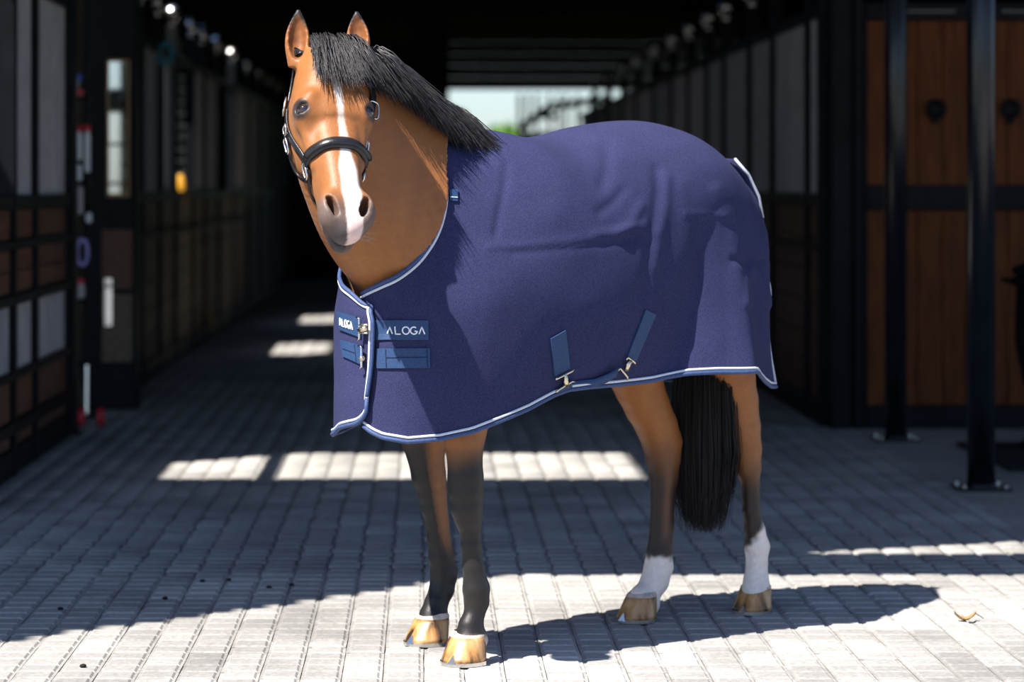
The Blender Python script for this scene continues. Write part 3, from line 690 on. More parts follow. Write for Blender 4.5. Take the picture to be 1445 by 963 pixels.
# ================================================================== THE RUG
# stations along one side, front closure to tail: outline at the widest height (bx,by,bz), at the hem (hx,hy), top edge point T
def tp(px, py, yl): return pix_pl(px, py, yl)
top_px = [(640, 172), (665, 177), (690, 186), (735, 192), (750, 196), (770, 190), (820, 180), (870, 172), (910, 170), (950, 177), (985, 194), (1012, 217), (1040, 249), (1060, 272)]
TL = np.array([pix_pl(x, y, 0.045) for x, y in top_px]); TL = TL[np.argsort(TL[:, 0])]
def topz(x): return float(np.interp(x, TL[:, 0], TL[:, 2]))
ST = []
def add_st(b, h, T): ST.append([*b, *h, *T])
add_st((0.862, 0.000, 1.00), (0.872, 0.000), tp(512, 415, 0.015))
add_st((0.855, 0.085, 1.00), (0.865, 0.080), tp(538, 401, 0.085))
add_st((0.812, 0.160, 1.00), (0.820, 0.150), tp(565, 387, 0.130))
add_st((0.735, 0.220, 1.00), (0.735, 0.205), tp(594, 361, 0.160))
add_st((0.630, 0.268, 1.02), (0.620, 0.245), tp(617, 322, 0.168))
add_st((0.530, 0.292, 1.04), (0.510, 0.262), tp(627, 275, 0.148))
add_st((0.440, 0.305, 1.06), (0.400, 0.270), tp(622, 230, 0.105))
add_st((0.350, 0.315, 1.07), (0.290, 0.272), tp(626, 190, 0.040))
for (bx_, by_, bz_, hx_, hy_, tx_) in ((0.24, 0.325, 1.08, 0.19, 0.272, 0.42), (0.10, 0.335, 1.09, 0.07, 0.268, 0.18), (-0.06, 0.330, 1.10, -0.03, 0.272, -0.02), (-0.19, 0.314, 1.14, -0.105, 0.292, -0.19),
                                      (-0.30, 0.298, 1.26, -0.190, 0.340, -0.34), (-0.40, 0.284, 1.34, -0.300, 0.380, -0.48), (-0.50, 0.276, 1.31, -0.422, 0.400, -0.60), (-0.62, 0.262, 1.16, -0.600, 0.300, -0.70), (-0.69, 0.222, 1.13, -0.705, 0.232, -0.765),
                                      (-0.745, 0.160, 1.11, -0.765, 0.185, -0.805)):
    add_st((bx_, by_, bz_), (hx_, hy_), (tx_, 0.0 if tx_ > -0.75 else 0.02, topz(tx_)))
ST = np.array(ST); NS = len(ST)
m1_ = ST[1].copy(); m1_[[1, 4]] *= -1; e_ = tp(524, 440, 0.05); m1_[5:8] = (e_[0], -e_[1], e_[2])   # the off side flap runs on past the middle of the chest
STX = np.concatenate([m1_[None], ST])
hem_px = np.array([(500, 600), (517, 607), (540, 618), (575, 624), (620, 620), (665, 610), (705, 594), (745, 577), (780, 558), (800, 550), (830, 546), (870, 543), (920, 537), (970, 528), (1010, 526), (1064, 526)], float)
NU, NV = 230, 110
def hemz(S_, u):
    w = l2w(np.stack([S_[:, 3], S_[:, 4], np.zeros(len(S_))], -1)); px = VPX+FPX*w[:, 0]/w[:, 1]
    py = np.interp(px, hem_px[:, 0], hem_px[:, 1]);     py = np.where(u > 14.0, 526+np.minimum((u-14.0)*16, 20), py)
    return EYE-(py-VPY)/FPX*w[:, 1]
UL = np.linspace(0.0, NS-1, NU); UR = np.linspace(-0.90, NS-1, NU)
FOLDS = [  # polylines over the near side (pixels), height, width in pixels
 ([(690, 349), (735, 347), (800, 341), (850, 334), (900, 323), (925, 330)], 0.0035, 5), ([(725, 357), (800, 351), (860, 344), (905, 333)], -0.003, 5), ([(840, 330), (875, 326), (910, 316)], 0.005, 5),
 ([(926, 238), (929, 270), (924, 310), (916, 350), (908, 420)], -0.006, 7), ([(941, 250), (940, 290), (932, 330), (925, 380)], 0.004, 7), ([(962, 262), (966, 320), (962, 400)], 0.004, 12),
 ([(856, 208), (858, 235), (850, 262)], -0.006, 9), ([(880, 268), (866, 285), (846, 300)], -0.005, 6), ([(716, 232), (710, 275), (700, 330)], -0.005, 6), ([(905, 290), (890, 318), (870, 332)], 0.006, 7),
 ([(1012, 268), (1026, 300), (1040, 345), (1052, 400), (1060, 470), (1064, 527)], 0.006, 9), ([(1030, 315), (1046, 355), (1060, 400), (1072, 470), (1078, 540)], -0.008, 10),
 ([(1062, 374), (1056, 400), (1054, 430)], 0.008, 5), ([(1062, 374), (1075, 400), (1085, 430)], 0.009, 6), ([(1035, 366), (1062, 374), (1078, 366)], -0.007, 5), ([(965, 303), (1000, 303), (1035, 308)], 0.003, 4),
 ([(1085, 330), (1090, 400), (1098, 470)], 0.006, 9), ([(770, 205), (800, 250), (790, 300)], 0.004, 22), ([(500, 560), (512, 575), (505, 600)], 0.006, 8), ([(545, 422), (560, 440), (548, 470)], -0.006, 9)]
def seg_dist(px, py, poly):
    best = np.full(px.shape, 1e9)
    for (ax, ay), (bx_, by_) in zip(poly[:-1], poly[1:]):
        dx, dy = bx_-ax, by_-ay; h = np.clip(((px-ax)*dx+(py-ay)*dy)/(dx*dx+dy*dy), 0, 1); best = np.minimum(best, np.hypot(px-ax-h*dx, py-ay-h*dy))
    return best
def rug_side(sgn):
    us = UL if sgn > 0 else UR; S_ = catmull(STX, us+1); hz = hemz(S_, us); n = NU
    Bp = S_[:, :3]; Hp = np.concatenate([S_[:, 3:5], hz[:, None]], 1); Tp = S_[:, 5:8].copy()
    spine = us >= 7.6
    # front lower corner is rounded on both flaps
    dist = np.concatenate([[0], np.cumsum(np.linalg.norm(np.diff(Hp[:, :2], axis=0), axis=1))])
    rc = 0.085; dd = np.clip(rc-dist, 0, rc); Hp[:, 2] += (rc-np.sqrt(np.maximum(rc*rc-dd*dd, 0)))*(1.0 if sgn < 0 else 0.8)
    v = np.linspace(0, 1, NV); G = np.zeros((n, NV, 3))
    for i in range(n):
        T, B, Hm = Tp[i], Bp[i], Hp[i]
        f = sstep(5.5, 8.5, us[i])
        p1 = np.array([*(T[:2]+(B[:2]-T[:2])*(0.35+0.37*f)), T[2]-(T[2]-B[2])*(0.30-0.26*f)]); p2 = np.array([*B[:2], B[2]+(T[2]-B[2])*(0.42+0.12*f)])
        k = 0.52; q = np.clip(v/k, 0, 1)[:, None]; up = (1-q)**3*T+3*(1-q)**2*q*p1+3*(1-q)*q*q*p2+q**3*B
        w = np.clip((v-k)/(1-k), 0, 1)[:, None]; t0 = (B-p2)*0.6; hk = np.exp(-((us[i]-13.0)/1.3)**4); bend = (B+(np.array([0, 0, -1])*(B[2]-Hm[2]))*0.5)*(1-hk)+(B*0.55+Hm*0.45)*hk
        lo = (1-w)**2*B+2*(1-w)*w*bend+w*w*Hm
        G[i] = np.where((v <= k)[:, None], up, lo)
    G[:, :, 1] *= sgn
    return G
def grid_normals(G, sgn):
    du = np.gradient(G, axis=0); dv = np.gradient(G, axis=1); nn = np.cross(du, dv); nn = nn/(np.linalg.norm(nn, axis=-1, keepdims=True)+1e-9)
    c = G-np.array([0, 0, 1.05]); c[..., 0] *= 0.6
    flip = np.sign((nn*c).sum(-1).mean()); return nn*flip
G_L = rug_side(1); nL = grid_normals(G_L, 1)
px_, py_ = proj(l2w(G_L))
dis = np.zeros(px_.shape)
for poly, amp, wd in FOLDS: dis += amp*np.exp(-(seg_dist(px_, py_, poly)/wd)**2)
pl_ = G_L.reshape(-1, 3); dis += (0.0035*noise3(pl_, 11, 21)+0.0015*noise3(pl_, 26, 22)).reshape(dis.shape)
G_L = G_L+nL*dis[..., None]
G_R = rug_side(-1); nR = grid_normals(G_R, -1)
pr_ = G_R.reshape(-1, 3); G_R = G_R+nR*(0.004*noise3(pr_, 11, 23)+0.0015*noise3(pr_, 26, 24)).reshape(G_R.shape[:2])[..., None]
# right flap lies over the left one at the chest: carry it a little past the middle and lift it
cw = 1-sstep(0.2, 1.2, UR)
G_R = G_R+nR*(0.016*cw)[:, None, None]
# both sides meet along the spine
fall = (1-sstep(0, 0.18, np.linspace(0, 1, NV)))[:, None]
for G, us in ((G_L, UL), (G_R, UR)):
    for i in np.where(us >= 6.6)[0]:
        w = sstep(6.6, 7.2, us[i])*(1-sstep(15.9, 16.4, us[i])); T0_ = catmull(STX, us[i]+1)[5:8]
        m = np.array([T0_[0], 0.0, T0_[2]+0.002]); G[i] += (m-G[i, 0])*w*fall


# ---- the body stays under the cloth
def under_rug(V, G, us, gap=0.012):
    n, k = G.shape[:2]; idx = np.arange(n*k).reshape(n, k)
    F = np.stack([idx[:-1, :-1], idx[1:, :-1], idx[1:, 1:], idx[:-1, 1:]], -1).reshape(-1, 4)
    T = BVHTree.FromPolygons([Vector(v) for v in G.reshape(-1, 3)], F.tolist()); s_ = np.sign(G[100, 60, 1])
    cand = np.where((V[:, 2] > 0.60) & (V[:, 2] < 1.66) & (V[:, 1]*s_ > -0.03) & (V[:, 0] < 0.93))[0]
    for q in cand:
        h = T.find_nearest(Vector(V[q]), 0.30)
        if h[0] is None: continue
        i, j = divmod(h[2], k-1)
        if j >= k-4 or i >= n-3 or (j < 2 and us[i] < 7.4): continue
        p = np.array(h[0]); nn = np.array(h[1]); c = p-np.array([np.clip(p[0], -0.5, 0.55), 0, 1.12])
        if nn@c < 0: nn = -nn
        d = (V[q]-p)@nn
        if d > -gap: V[q] = p-nn*gap
    return V
BV = under_rug(BV, G_L, UL); BV = under_rug(BV, G_R, UR); BV = smooth_mesh(BV, BF, 2)
bq = l2w(BV)
BVH = BVHTree.FromPolygons([Vector(v) for v in bq], [tuple(f) for f in BF.tolist()])
def hit_px(px, py):
    d = Vector(ray_dir(px, py)).normalized(); return BVH.ray_cast(Vector((0, 0, EYE)), d)

# ---- coat colours of the living animal (points, blaze, socks)
hq = BV-hP0; ht = hq@Ra/HL; hs = hq@Rs; hn = hq@Rn
head = sstep(1.16, 1.24, BV[:, 2])*(hn > -0.36)*(ht > -0.35)*(np.abs(hs) < 0.2)
bay = np.array([0.325, 0.122, 0.033]); deep = np.array([0.215, 0.074, 0.021]); blk = np.array([0.009, 0.0075, 0.0075]); wht = np.array([0.80, 0.77, 0.72])
n1 = noise3(BV, 9, 1)*0.5+noise3(BV, 31, 2)*0.35; nf = noise3(BV, 120, 3)
def mixc(c, d, w): w = np.clip(w, 0, 1)[:, None]; return c*(1-w)+np.asarray(d)*w
col = np.repeat(bay[None], len(BV), 0); col = mixc(col, deep, 0.35+0.5*n1)
qx, qy = proj(bq)
# face
inH = (head > 0.5)*(hn > np.interp(ht, [-0.3, 0.35, 0.5, 0.62, 0.75], [-0.36, -0.33, -0.26, -0.19, -0.165]))
bw = np.interp(ht, [0.12, 0.2, 0.28, 0.36, 0.5, 0.6, 0.68, 0.8, 0.9, 1.0, 1.06], [0.0, 0.011, 0.012, 0.010, 0.012, 0.016, 0.026, 0.026, 0.022, 0.020, 0.012])
bo = np.interp(ht, [0.15, 0.3, 0.5, 0.65, 0.85, 1.0], [0.004, 0.006, 0.010, 0.012, 0.014, 0.016])
bs = np.interp(ht, [0.1, 0.2, 0.35, 0.5, 0.6, 0.7, 1.1], [0.0, 0.75, 0.5, 0.42, 0.8, 1.0, 1.0])
w = (1-sstep(0.75, 1.25, np.abs(hs-bo+0.004*noise3(BV, 80, 5))/np.maximum(bw, 1e-4)))*inH*(hn > -0.075)*bs
grey = sstep(0.80, 0.93, ht+0.02*n1+np.abs(hs)*0.5)*inH
col = mixc(col, np.array([0.105, 0.078, 0.068]), grey*0.9)
col = mixc(col, np.array([0.055, 0.045, 0.045]), inH*sstep(0.93, 1.0, ht)*(1-sstep(0.03, 0.05, np.abs(hs+0.004)))*(hs < 0.004)*0.85)
col = mixc(col, wht, w)
col = mixc(col, np.array([0.72, 0.50, 0.45]), w*sstep(0.86, 0.94, ht))
for s_ in (-1, 1):
    e = np.sqrt(((ht-0.348)*HL/0.030)**2+((hs-0.104*s_)/0.030)**2+((hn+0.022)/0.032)**2)
    col = mixc(col, np.array([0.035, 0.026, 0.024]), inH*(1-sstep(0.8, 1.3, e)))
for (b, ax, sd, fr, ln) in EARS:
    q = BV-b; u = q@ax/ln; v = q@sd; f = q@fr; rr = (np.abs(v) < 0.06)*(np.abs(f) < 0.06)*(u > -0.1)*(u < 1.2)
    inner = rr*(f > -0.012)*(np.abs(v) < 0.026*np.sqrt(np.clip(1-((u-0.47)/0.44)**2, 0, 1)))
    col = mixc(col, deep*(1+0.4*nf)[:, None], inner*0.9)
    col = mixc(col, blk*1.6, rr*sstep(0.80, 0.93, u+0.25*np.abs(v)/0.03))
# legs, by height in the photograph's own marking lines turned to heights above ground
for nm, L in LEG.items():
    yl = L['yl']; near = (np.abs(BV[:, 1]-yl) < 0.115)*(BV[:, 2] < 0.80)
    near = near*((BV[:, 0] > -0.02) if 'fore' in nm else (BV[:, 0] < -0.02))
    if nm == 'left_fore': near = near*(BV[:, 1] > -0.04)
    if nm == 'right_fore': near = near*(BV[:, 1] <= -0.04)
    if nm == 'left_hind': near = near*((BV[:, 0] < -0.55))
    if nm == 'right_hind': near = near*((BV[:, 0] >= -0.55))
    yp = qy+8*n1+3*nf; xm = np.interp(qy, [r[2] for r in L['rows']], [(r[0]+r[1])/2 for r in L['rows']]); xw = np.interp(qy, [r[2] for r in L['rows']], [(r[1]-r[0])/2 for r in L['rows']])
    uu = (qx-xm)/xw                                                    # across the leg
    lg = np.zeros(len(BV))
    if nm == 'left_fore':
        lg = sstep(612, 668, yp+6*uu); c2 = np.array([0.014, 0.011, 0.010])
        col = mixc(col, c2, near*lg)
    elif nm == 'right_fore':
        lg = np.clip(sstep(590, 640, yp)*sstep(0.55, -0.1, uu)+sstep(735, 800, yp), 0, 1)
        col = mixc(col, blk*1.2, near*lg); col = mixc(col, np.array([0.13, 0.06, 0.03]), near*(uu > 0)*sstep(610, 660, qy)*(1-sstep(740, 790, qy))*0.5)
    elif nm == 'right_hind':
        lg = np.clip(sstep(600, 690, yp-18*uu), 0, 1); col = mixc(col, blk*1.3, near*lg*0.93)
        col = mixc(col, np.array([0.14, 0.062, 0.03]), near*np.exp(-((uu-0.35)/0.28)**2)*sstep(610, 660, qy)*(1-sstep(745, 775, qy))*0.75)
        col = mixc(col, wht*np.array([1, 0.90, 0.86]), near*sstep(780, 792, qy+5*nf-10*np.abs(uu)*0+6*n1))
    else:
        lg = sstep(620, 700, yp); col = mixc(col, blk*1.3, near*lg*0.95)
        col = mixc(col, wht*np.array([1, 0.91, 0.87]), near*sstep(752, 768, qy+18*uu+5*nf))
    if 'fore' in nm:
        yy = L['rows'][-1][2]; col = mixc(col, np.array([0.55, 0.45, 0.38]), near*sstep(yy-8, yy+2, qy+3*nf)*0.7)
col = np.clip(col*(1+0.10*nf)[:, None], 0, 1)

def coat_material():
    m, nt, b = node_mat('bay coat'); L_ = nt.links.new
    at = N(nt, 'ShaderNodeAttribute'); at.attribute_name = 'coat'
    tc = N(nt, 'ShaderNodeTexCoord'); mp = N(nt, 'ShaderNodeMapping'); mp.inputs['Scale'].default_value = (1, 1, 0.3); L_(tc.outputs['Object'], mp.inputs['Vector'])
    nz = N(nt, 'ShaderNodeTexNoise', Scale=260.0, Detail=3.0); L_(mp.outputs[0], nz.inputs['Vector'])
    mr = N(nt, 'ShaderNodeMapRange'); mr.inputs['To Min'].default_value = 0.80; mr.inputs['To Max'].default_value = 1.18; L_(nz.outputs['Fac'], mr.inputs['Value'])
    mx = N(nt, 'ShaderNodeMix', data_type='RGBA', blend_type='MULTIPLY'); mx.inputs[0].default_value = 1.0
    L_(at.outputs['Color'], mx.inputs[6]); L_(mr.outputs[0], mx.inputs[7]); L_(mx.outputs[2], b.inputs['Base Color'])
    b.inputs['Roughness'].default_value = 0.48; b.inputs['Specular IOR Level'].default_value = 0.35
    b.inputs['Sheen Weight'].default_value = 0.04; b.inputs['Sheen Roughness'].default_value = 0.5
    bp = N(nt, 'ShaderNodeBump', Strength=0.18, Distance=0.003); L_(nz.outputs['Fac'], bp.inputs['Height']); L_(bp.outputs[0], b.inputs['Normal'])
    return m
M['coat'] = coat_material()
M['tail_hair'] = mat('coal black tail hair', (0.010, 0.009, 0.010), 0.5, 0, 0.35, 0.3, 8)
M['hair'] = mat('black horse hair', (0.026, 0.023, 0.024), 0.45, 0, 0.6, 0.3, 8)
M['leather'] = mat('black halter leather', (0.012, 0.012, 0.014), 0.32, 0, 0.5, 0.2, 30, bump=0.12, bscale=160)

horse = thing('horse', 'bay horse with white blaze standing on the pavers in a navy rug', 'horse', (OX, OY, 0), RZ)
body = mesh_np('body', BV, BF, M['coat'], horse, True)
ca = body.data.color_attributes.new('coat', 'FLOAT_COLOR', 'POINT')
ca.data.foreach_set('color', np.concatenate([col, np.ones((len(col), 1))], 1).astype(np.float32).ravel())

# ---- eyes
M['eye'] = mat('dark brown eye', (0.020, 0.009, 0.005), 0.06, 0, 0.6, 0.3, 60, coat=1.0)
for s_ in (-1, 1):
    c = hd(0.348, 0.0868*s_, -0.033); mb = MB().sphere((0, 0, 0), 0.0262, 16)
    mb.V = [tuple(c+Ra*v[0]*0.92+Rs*v[1]*0.97+Rn*v[2]*0.97) for v in mb.V]; mb.build('eye', M['eye'], horse, True)
# ---- hooves and shoes
def hoof_mat():
    m, nt, b = node_mat('amber hoof horn'); L_ = nt.links.new
    tc = N(nt, 'ShaderNodeTexCoord'); mp = N(nt, 'ShaderNodeMapping'); mp.inputs['Scale'].default_value = (16, 16, 2.5); L_(tc.outputs['Object'], mp.inputs['Vector'])
    nz = N(nt, 'ShaderNodeTexNoise', Scale=1.6, Detail=4.0); L_(mp.outputs[0], nz.inputs['Vector'])
    r = N(nt, 'ShaderNodeValToRGB'); e = r.color_ramp.elements
    e[0].position = 0.36; e[0].color = (0.028, 0.018, 0.013, 1); e[1].position = 0.52; e[1].color = (0.44, 0.215, 0.07, 1)
    q = e.new(0.70); q.color = (0.58, 0.36, 0.17, 1)
    L_(nz.outputs['Fac'], r.inputs['Fac']); L_(r.outputs[0], b.inputs['Base Color']); b.inputs['Roughness'].default_value = 0.35; return m
M['hoof'] = hoof_mat()
M['horn_pale'] = mat('pale coronet', (0.55, 0.45, 0.37), 0.6, 0, 0.3, 0.2, 40)
def hoof(nm, yawd):
    hg = HOOF[nm]; ca_, sa_ = math.cos(math.radians(yawd)), math.sin(math.radians(yawd)); n = 28
    fore = 'fore' in nm; k = 1.0 if fore else 0.96
    def ring(cx, a, b, z, heel):
        out = []
        for j in range(n):
            q = 2*math.pi*j/n; x = a*math.cos(q)*(1.0 if math.cos(q) > 0 else heel)+cx; y = b*math.sin(q)
            out.append((hg[0]+x*ca_-y*sa_, hg[1]+x*sa_+y*ca_, z))
        return out
    prof = [(0.002, 0.074*k, 0.066*k, 0.010, 0.86), (-0.003, 0.071*k, 0.064*k, 0.022, 0.86), (-0.011, 0.064*k, 0.060*k, 0.045, 0.88), (-0.019, 0.056*k, 0.056*k, 0.068, 0.9), (-0.024, 0.051*k, 0.053*k, 0.080, 0.92)]
    V = [p for r in prof for p in ring(*r)]; F = []
    for i in range(len(prof)-1):
        for j in range(n): F.append((i*n+j, i*n+(j+1) % n, (i+1)*n+(j+1) % n, (i+1)*n+j))
    F += [tuple(range(n-1, -1, -1)), tuple((len(prof)-1)*n+j for j in range(n))]
    h = MB().add(V, F).build('hoof', M['hoof'], horse, True)
    V = []; cor = [(-0.022, 0.0515*k, 0.0535*k, 0.076, 0.92), (-0.025, 0.0515*k, 0.053*k, 0.084, 0.92), (-0.030, 0.042*k, 0.045*k, 0.094, 0.92)]
    V = [p for r in cor for p in ring(*r)]; F = [(i*n+j, i*n+(j+1) % n, (i+1)*n+(j+1) % n, (i+1)*n+j) for i in range(2) for j in range(n)]
    MB().add(V, F).build('coronet', M['horn_pale'], h, True)
    mb = MB(); A = ring(0.002, 0.076*k, 0.068*k, 0.0, 0.86); B = ring(0.002, 0.076*k, 0.068*k, 0.011, 0.86); A2 = ring(0, 0.050*k, 0.044*k, 0.0, 0.86); B2 = ring(0, 0.05*k, 0.044*k, 0.011, 0.86)
    F = []
    for j in range(n):
        if 11 < j < 16: continue
        q = (j+1) % n; F += [(j, q, n+q, n+j), (2*n+j, 3*n+j, 3*n+q, 2*n+q), (j, 2*n+j, 2*n+q, q), (n+j, n+q, 3*n+q, 3*n+j)]
    mb.add(A+B+A2+B2, F)
    t = [(0.0785, -0.014, 0.008), (0.0785, 0.014, 0.008), (0.068, 0, 0.034), (0.073, -0.014, 0.008), (0.073, 0.014, 0.008), (0.064, 0, 0.034)]
    mb.add([(hg[0]+x*k*ca_-y*sa_, hg[1]+x*k*sa_+y*ca_, z) for x, y, z in t], [(0, 1, 2), (3, 5, 4), (0, 2, 5, 3), (1, 4, 5, 2), (0, 3, 4, 1)])
    mb.build('horseshoe', M['steel'], h)
hoof('left_fore', 18); hoof('right_fore', 4); hoof('left_hind', 14); hoof('right_hind', 2)
def rug_mat():
    m, nt, b = node_mat('navy fleece'); L_ = nt.links.new
    tc = N(nt, 'ShaderNodeTexCoord'); nz = N(nt, 'ShaderNodeTexNoise', Scale=420.0, Detail=3.0); L_(tc.outputs['Object'], nz.inputs['Vector'])
    n2 = N(nt, 'ShaderNodeTexNoise', Scale=6.0, Detail=4.0); L_(tc.outputs['Object'], n2.inputs['Vector'])
    r = N(nt, 'ShaderNodeValToRGB'); r.color_ramp.elements[0].position = 0.3; r.color_ramp.elements[1].position = 0.72
    r.color_ramp.elements[0].color = (0.015, 0.018, 0.050, 1); r.color_ramp.elements[1].color = (0.047, 0.050, 0.124, 1); L_(nz.outputs['Fac'], r.inputs['Fac'])
    mr = N(nt, 'ShaderNodeMapRange'); mr.inputs['To Min'].default_value = 0.85; mr.inputs['To Max'].default_value = 1.15; L_(n2.outputs['Fac'], mr.inputs['Value'])
    mx = N(nt, 'ShaderNodeMix', data_type='RGBA', blend_type='MULTIPLY'); mx.inputs[0].default_value = 1.0
    L_(r.outputs[0], mx.inputs[6]); L_(mr.outputs[0], mx.inputs[7]); L_(mx.outputs[2], b.inputs['Base Color'])
    b.inputs['Roughness'].default_value = 0.9; b.inputs['Specular IOR Level'].default_value = 0.1
    b.inputs['Sheen Weight'].default_value = 0.02; b.inputs['Sheen Roughness'].default_value = 0.45; b.inputs['Sheen Tint'].default_value = (0.45, 0.48, 0.85, 1)
    bp = N(nt, 'ShaderNodeBump', Strength=0.35, Distance=0.002); L_(nz.outputs['Fac'], bp.inputs['Height']); L_(bp.outputs[0], b.inputs['Normal'])
    return m
M['rug'] = rug_mat()
M['webbing'] = mat('navy blue webbing', (0.022, 0.055, 0.14), 0.6, 0, 0.3, 0.15, 200, bump=0.2, bscale=500)
M['binding'] = mat('blue edge binding', (0.045, 0.075, 0.18), 0.6, 0, 0.3, 0.15, 150)
M['piping'] = mat('silver piping cord', (0.62, 0.64, 0.70), 0.45, 0, 0.4, 0.08, 200)
M['thread'] = mat('white embroidery', (0.82, 0.82, 0.84), 0.6, 0, 0.3, 0.05, 100)
M['stitch'] = mat('dark stitching', (0.010, 0.020, 0.06), 0.7, 0, 0.2, 0.1, 100)

rug = thing('horse_rug', 'navy fleece horse rug with silver piping strapped over the bay horse', 'horse rug', (OX, OY, 0), RZ)
def grid_obj(name, G, flip, m_, par):
    n, k = G.shape[:2]; idx = np.arange(n*k).reshape(n, k)
    F = np.stack([idx[:-1, :-1], idx[1:, :-1], idx[1:, 1:], idx[:-1, 1:]], -1).reshape(-1, 4)
    if flip: F = F[:, ::-1].copy()
    return mesh_np(name, G.reshape(-1, 3), F, m_, par, True)
def orient(G):     # True when faces must be flipped to look outwards
    a = np.cross(G[100, 60]*0+G[101, 60]-G[100, 60], G[100, 61]-G[100, 60]); return a[1]*np.sign(G[100, 60, 1]) < 0
oL = grid_obj('near_side_panel', G_L, orient(G_L), M['rug'], rug); oR = grid_obj('off_side_panel', G_R, orient(G_R), M['rug'], rug)
for o in (oL, oR):
    md = o.modifiers.new('cloth', 'SOLIDIFY'); md.thickness = 0.004; md.offset = -1.0
def rug_bvh(G):
    n, k = G.shape[:2]; idx = np.arange(n*k).reshape(n, k)
    F = np.stack([idx[:-1, :-1], idx[1:, :-1], idx[1:, 1:], idx[:-1, 1:]], -1).reshape(-1, 4)
    return BVHTree.FromPolygons([Vector(v) for v in l2w(G.reshape(-1, 3))], F.tolist())
BL_, BR_ = rug_bvh(G_L), rug_bvh(G_R)
def rug_hit(px, py, which, off=0.003):
    d = Vector(ray_dir(px, py)).normalized(); h = (BL_ if which == 'L' else BR_).ray_cast(Vector((0, 0, EYE)), d)
    if h[0] is None: return None
    nn = h[1] if h[1].dot(d) < 0 else -h[1]
    return w2l(np.array(h[0]+nn*off)), np.array([np.dot(nn, FW), np.dot(nn, LW), nn.z])
# edges: a blue bound edge with a silver cord just inside it
def edge_tubes(P_edge, P_in, label):
    k = P_edge.shape[0]; s_ = slice(None, None, 2)
    MB().tube(P_edge[s_], 0.0065, 7).build('binding', M['binding'], rug, True)
    MB().tube(P_in[s_], 0.0042, 7).build('piping', M['piping'], rug, True)
def inner(E, I2, d=0.012):   # a line d metres inside the edge E, towards I2
    return E+nrm(I2-E)*d
for G, nn, us in ((G_L, nL, UL), (G_R, nR, UR)):
    o3 = nn*0.003
    m = us > (0.45 if us[0] >= 0 else -9); E = G[m][:, -1]+o3[m][:, -1]; I2 = G[m][:, -8]+o3[m][:, -8]; edge_tubes(E, inner(E, I2), 'hem')
    if us[0] < 0: E = G[0]+o3[0]; I2 = G[9]+o3[9]; edge_tubes(E, inner(E, I2), 'front')
    E = G[-1]+o3[-1]; I2 = G[-9]+o3[-9]; edge_tubes(E, inner(E, I2), 'rear')
    m = us <= 7.3; E = G[m][:, 0]+o3[m][:, 0]; I2 = G[m][:, 7]+o3[m][:, 7]; edge_tubes(E, inner(E, I2), 'neck')

# webbing patches laid on the cloth: four corner pixels (tl, tr, br, bl)
def quad_pt(q, u, v):
    q = np.asarray(q, float); return (q[0]*(1-u)+q[1]*u)*(1-v)+(q[3]*(1-u)+q[2]*u)*v
def patch(name, q, which, m_, parent, off=0.004, th=0.003, nu=14, nv=7, fall=None):
    P = []; last = None
    for j in range(nv+1):
        for i in range(nu+1):
            x, y = quad_pt(q, i/nu, j/nv); h = rug_hit(x, y, which, off)
            if h is None: h = last if last is not None else fall
            if h is None: h = (pix_pl(x, y, 0.27), np.array([0, 1.0, 0]))
            last = h; P.append(h)
    A = np.array([p[0] for p in P]); B = A-np.array([p[1] for p in P])*(th+0.002); n = len(A); w = nu+1; F = []
    for j in range(nv):
        for i in range(nu):
            a = j*w+i; F += [(a, a+1, a+w+1, a+w), (n+a, n+a+w, n+a+w+1, n+a+1)]
    rim = [i for i in range(w)]+[j*w+nu for j in range(1, nv+1)]+[nv*w+i for i in range(nu-1, -1, -1)]+[j*w for j in range(nv-1, 0, -1)]
    for a, b in zip(rim, rim[1:]+rim[:1]): F.append((a, n+a, n+b, b))
    return MB().add(list(A)+list(B), F).build(name, m_, parent)
def strokes(name, q, which, lines, wd, m_, parent, off):
    """lines in the patch's unit square, laid on as flat raised threads"""
    mb = MB()
    for ln in lines:
        pts = []
        for u, v in ln:
            x, y = quad_pt(q, u, v); h = rug_hit(x, y, which, off)
            if h: pts.append(h[0])
        if len(pts) > 1: mb.tube(pts, wd, 6)
    return mb.build(name, m_, parent)
def dens(pl, n=6):
    out = []
    for a, b in zip(pl[:-1], pl[1:]): out += [(a[0]+(b[0]-a[0])*k/n, a[1]+(b[1]-a[1])*k/n) for k in range(n)]
    return out+[pl[-1]]
def word(x0, x1, y0, y1):
    """A L O G A, the As without crossbars"""
    W = (x1-x0); cw = W*0.155; gap = (W-5*cw)/4; L = []
    def P(i, pl): return dens([(x0+i*(cw+gap)+p*cw, y0+q*(y1-y0)) for p, q in pl], 3)
    L.append(P(0, [(0, 1), (0.5, 0), (1, 1)])); L.append(P(1, [(0.1, 0), (0.1, 1), (0.95, 1)]))
    L.append(P(2, [(0.5+0.6*math.cos(t), 0.5+0.5*math.sin(t)) for t in np.linspace(0, 2*math.pi, 15)]))
    L.append(P(3, [(0.5+0.6*math.cos(t), 0.5+0.5*math.sin(t)) for t in np.linspace(-0.9, -2*math.pi+0.25, 13)]+[(0.6, 0.56)]))
    L.append(P(4, [(0, 1), (0.5, 0), (1, 1)])); return L
qA = [(529, 452), (604, 452.5), (604.5, 480), (530, 480)]; qB = [(532, 492), (606, 491.5), (606.5, 519.5), (533, 520)]
qC = [(477, 440), (509, 449), (511, 477), (480.5, 465)]; qD = [(482, 480), (512, 488), (514, 516), (485.5, 503)]
pA = patch('chest_strap', qA, 'L', M['webbing'], rug, 0.006); strokes('lettering', qA, 'L', word(0.24, 0.93, 0.33, 0.70), 0.0021, M['thread'], pA, 0.0068)
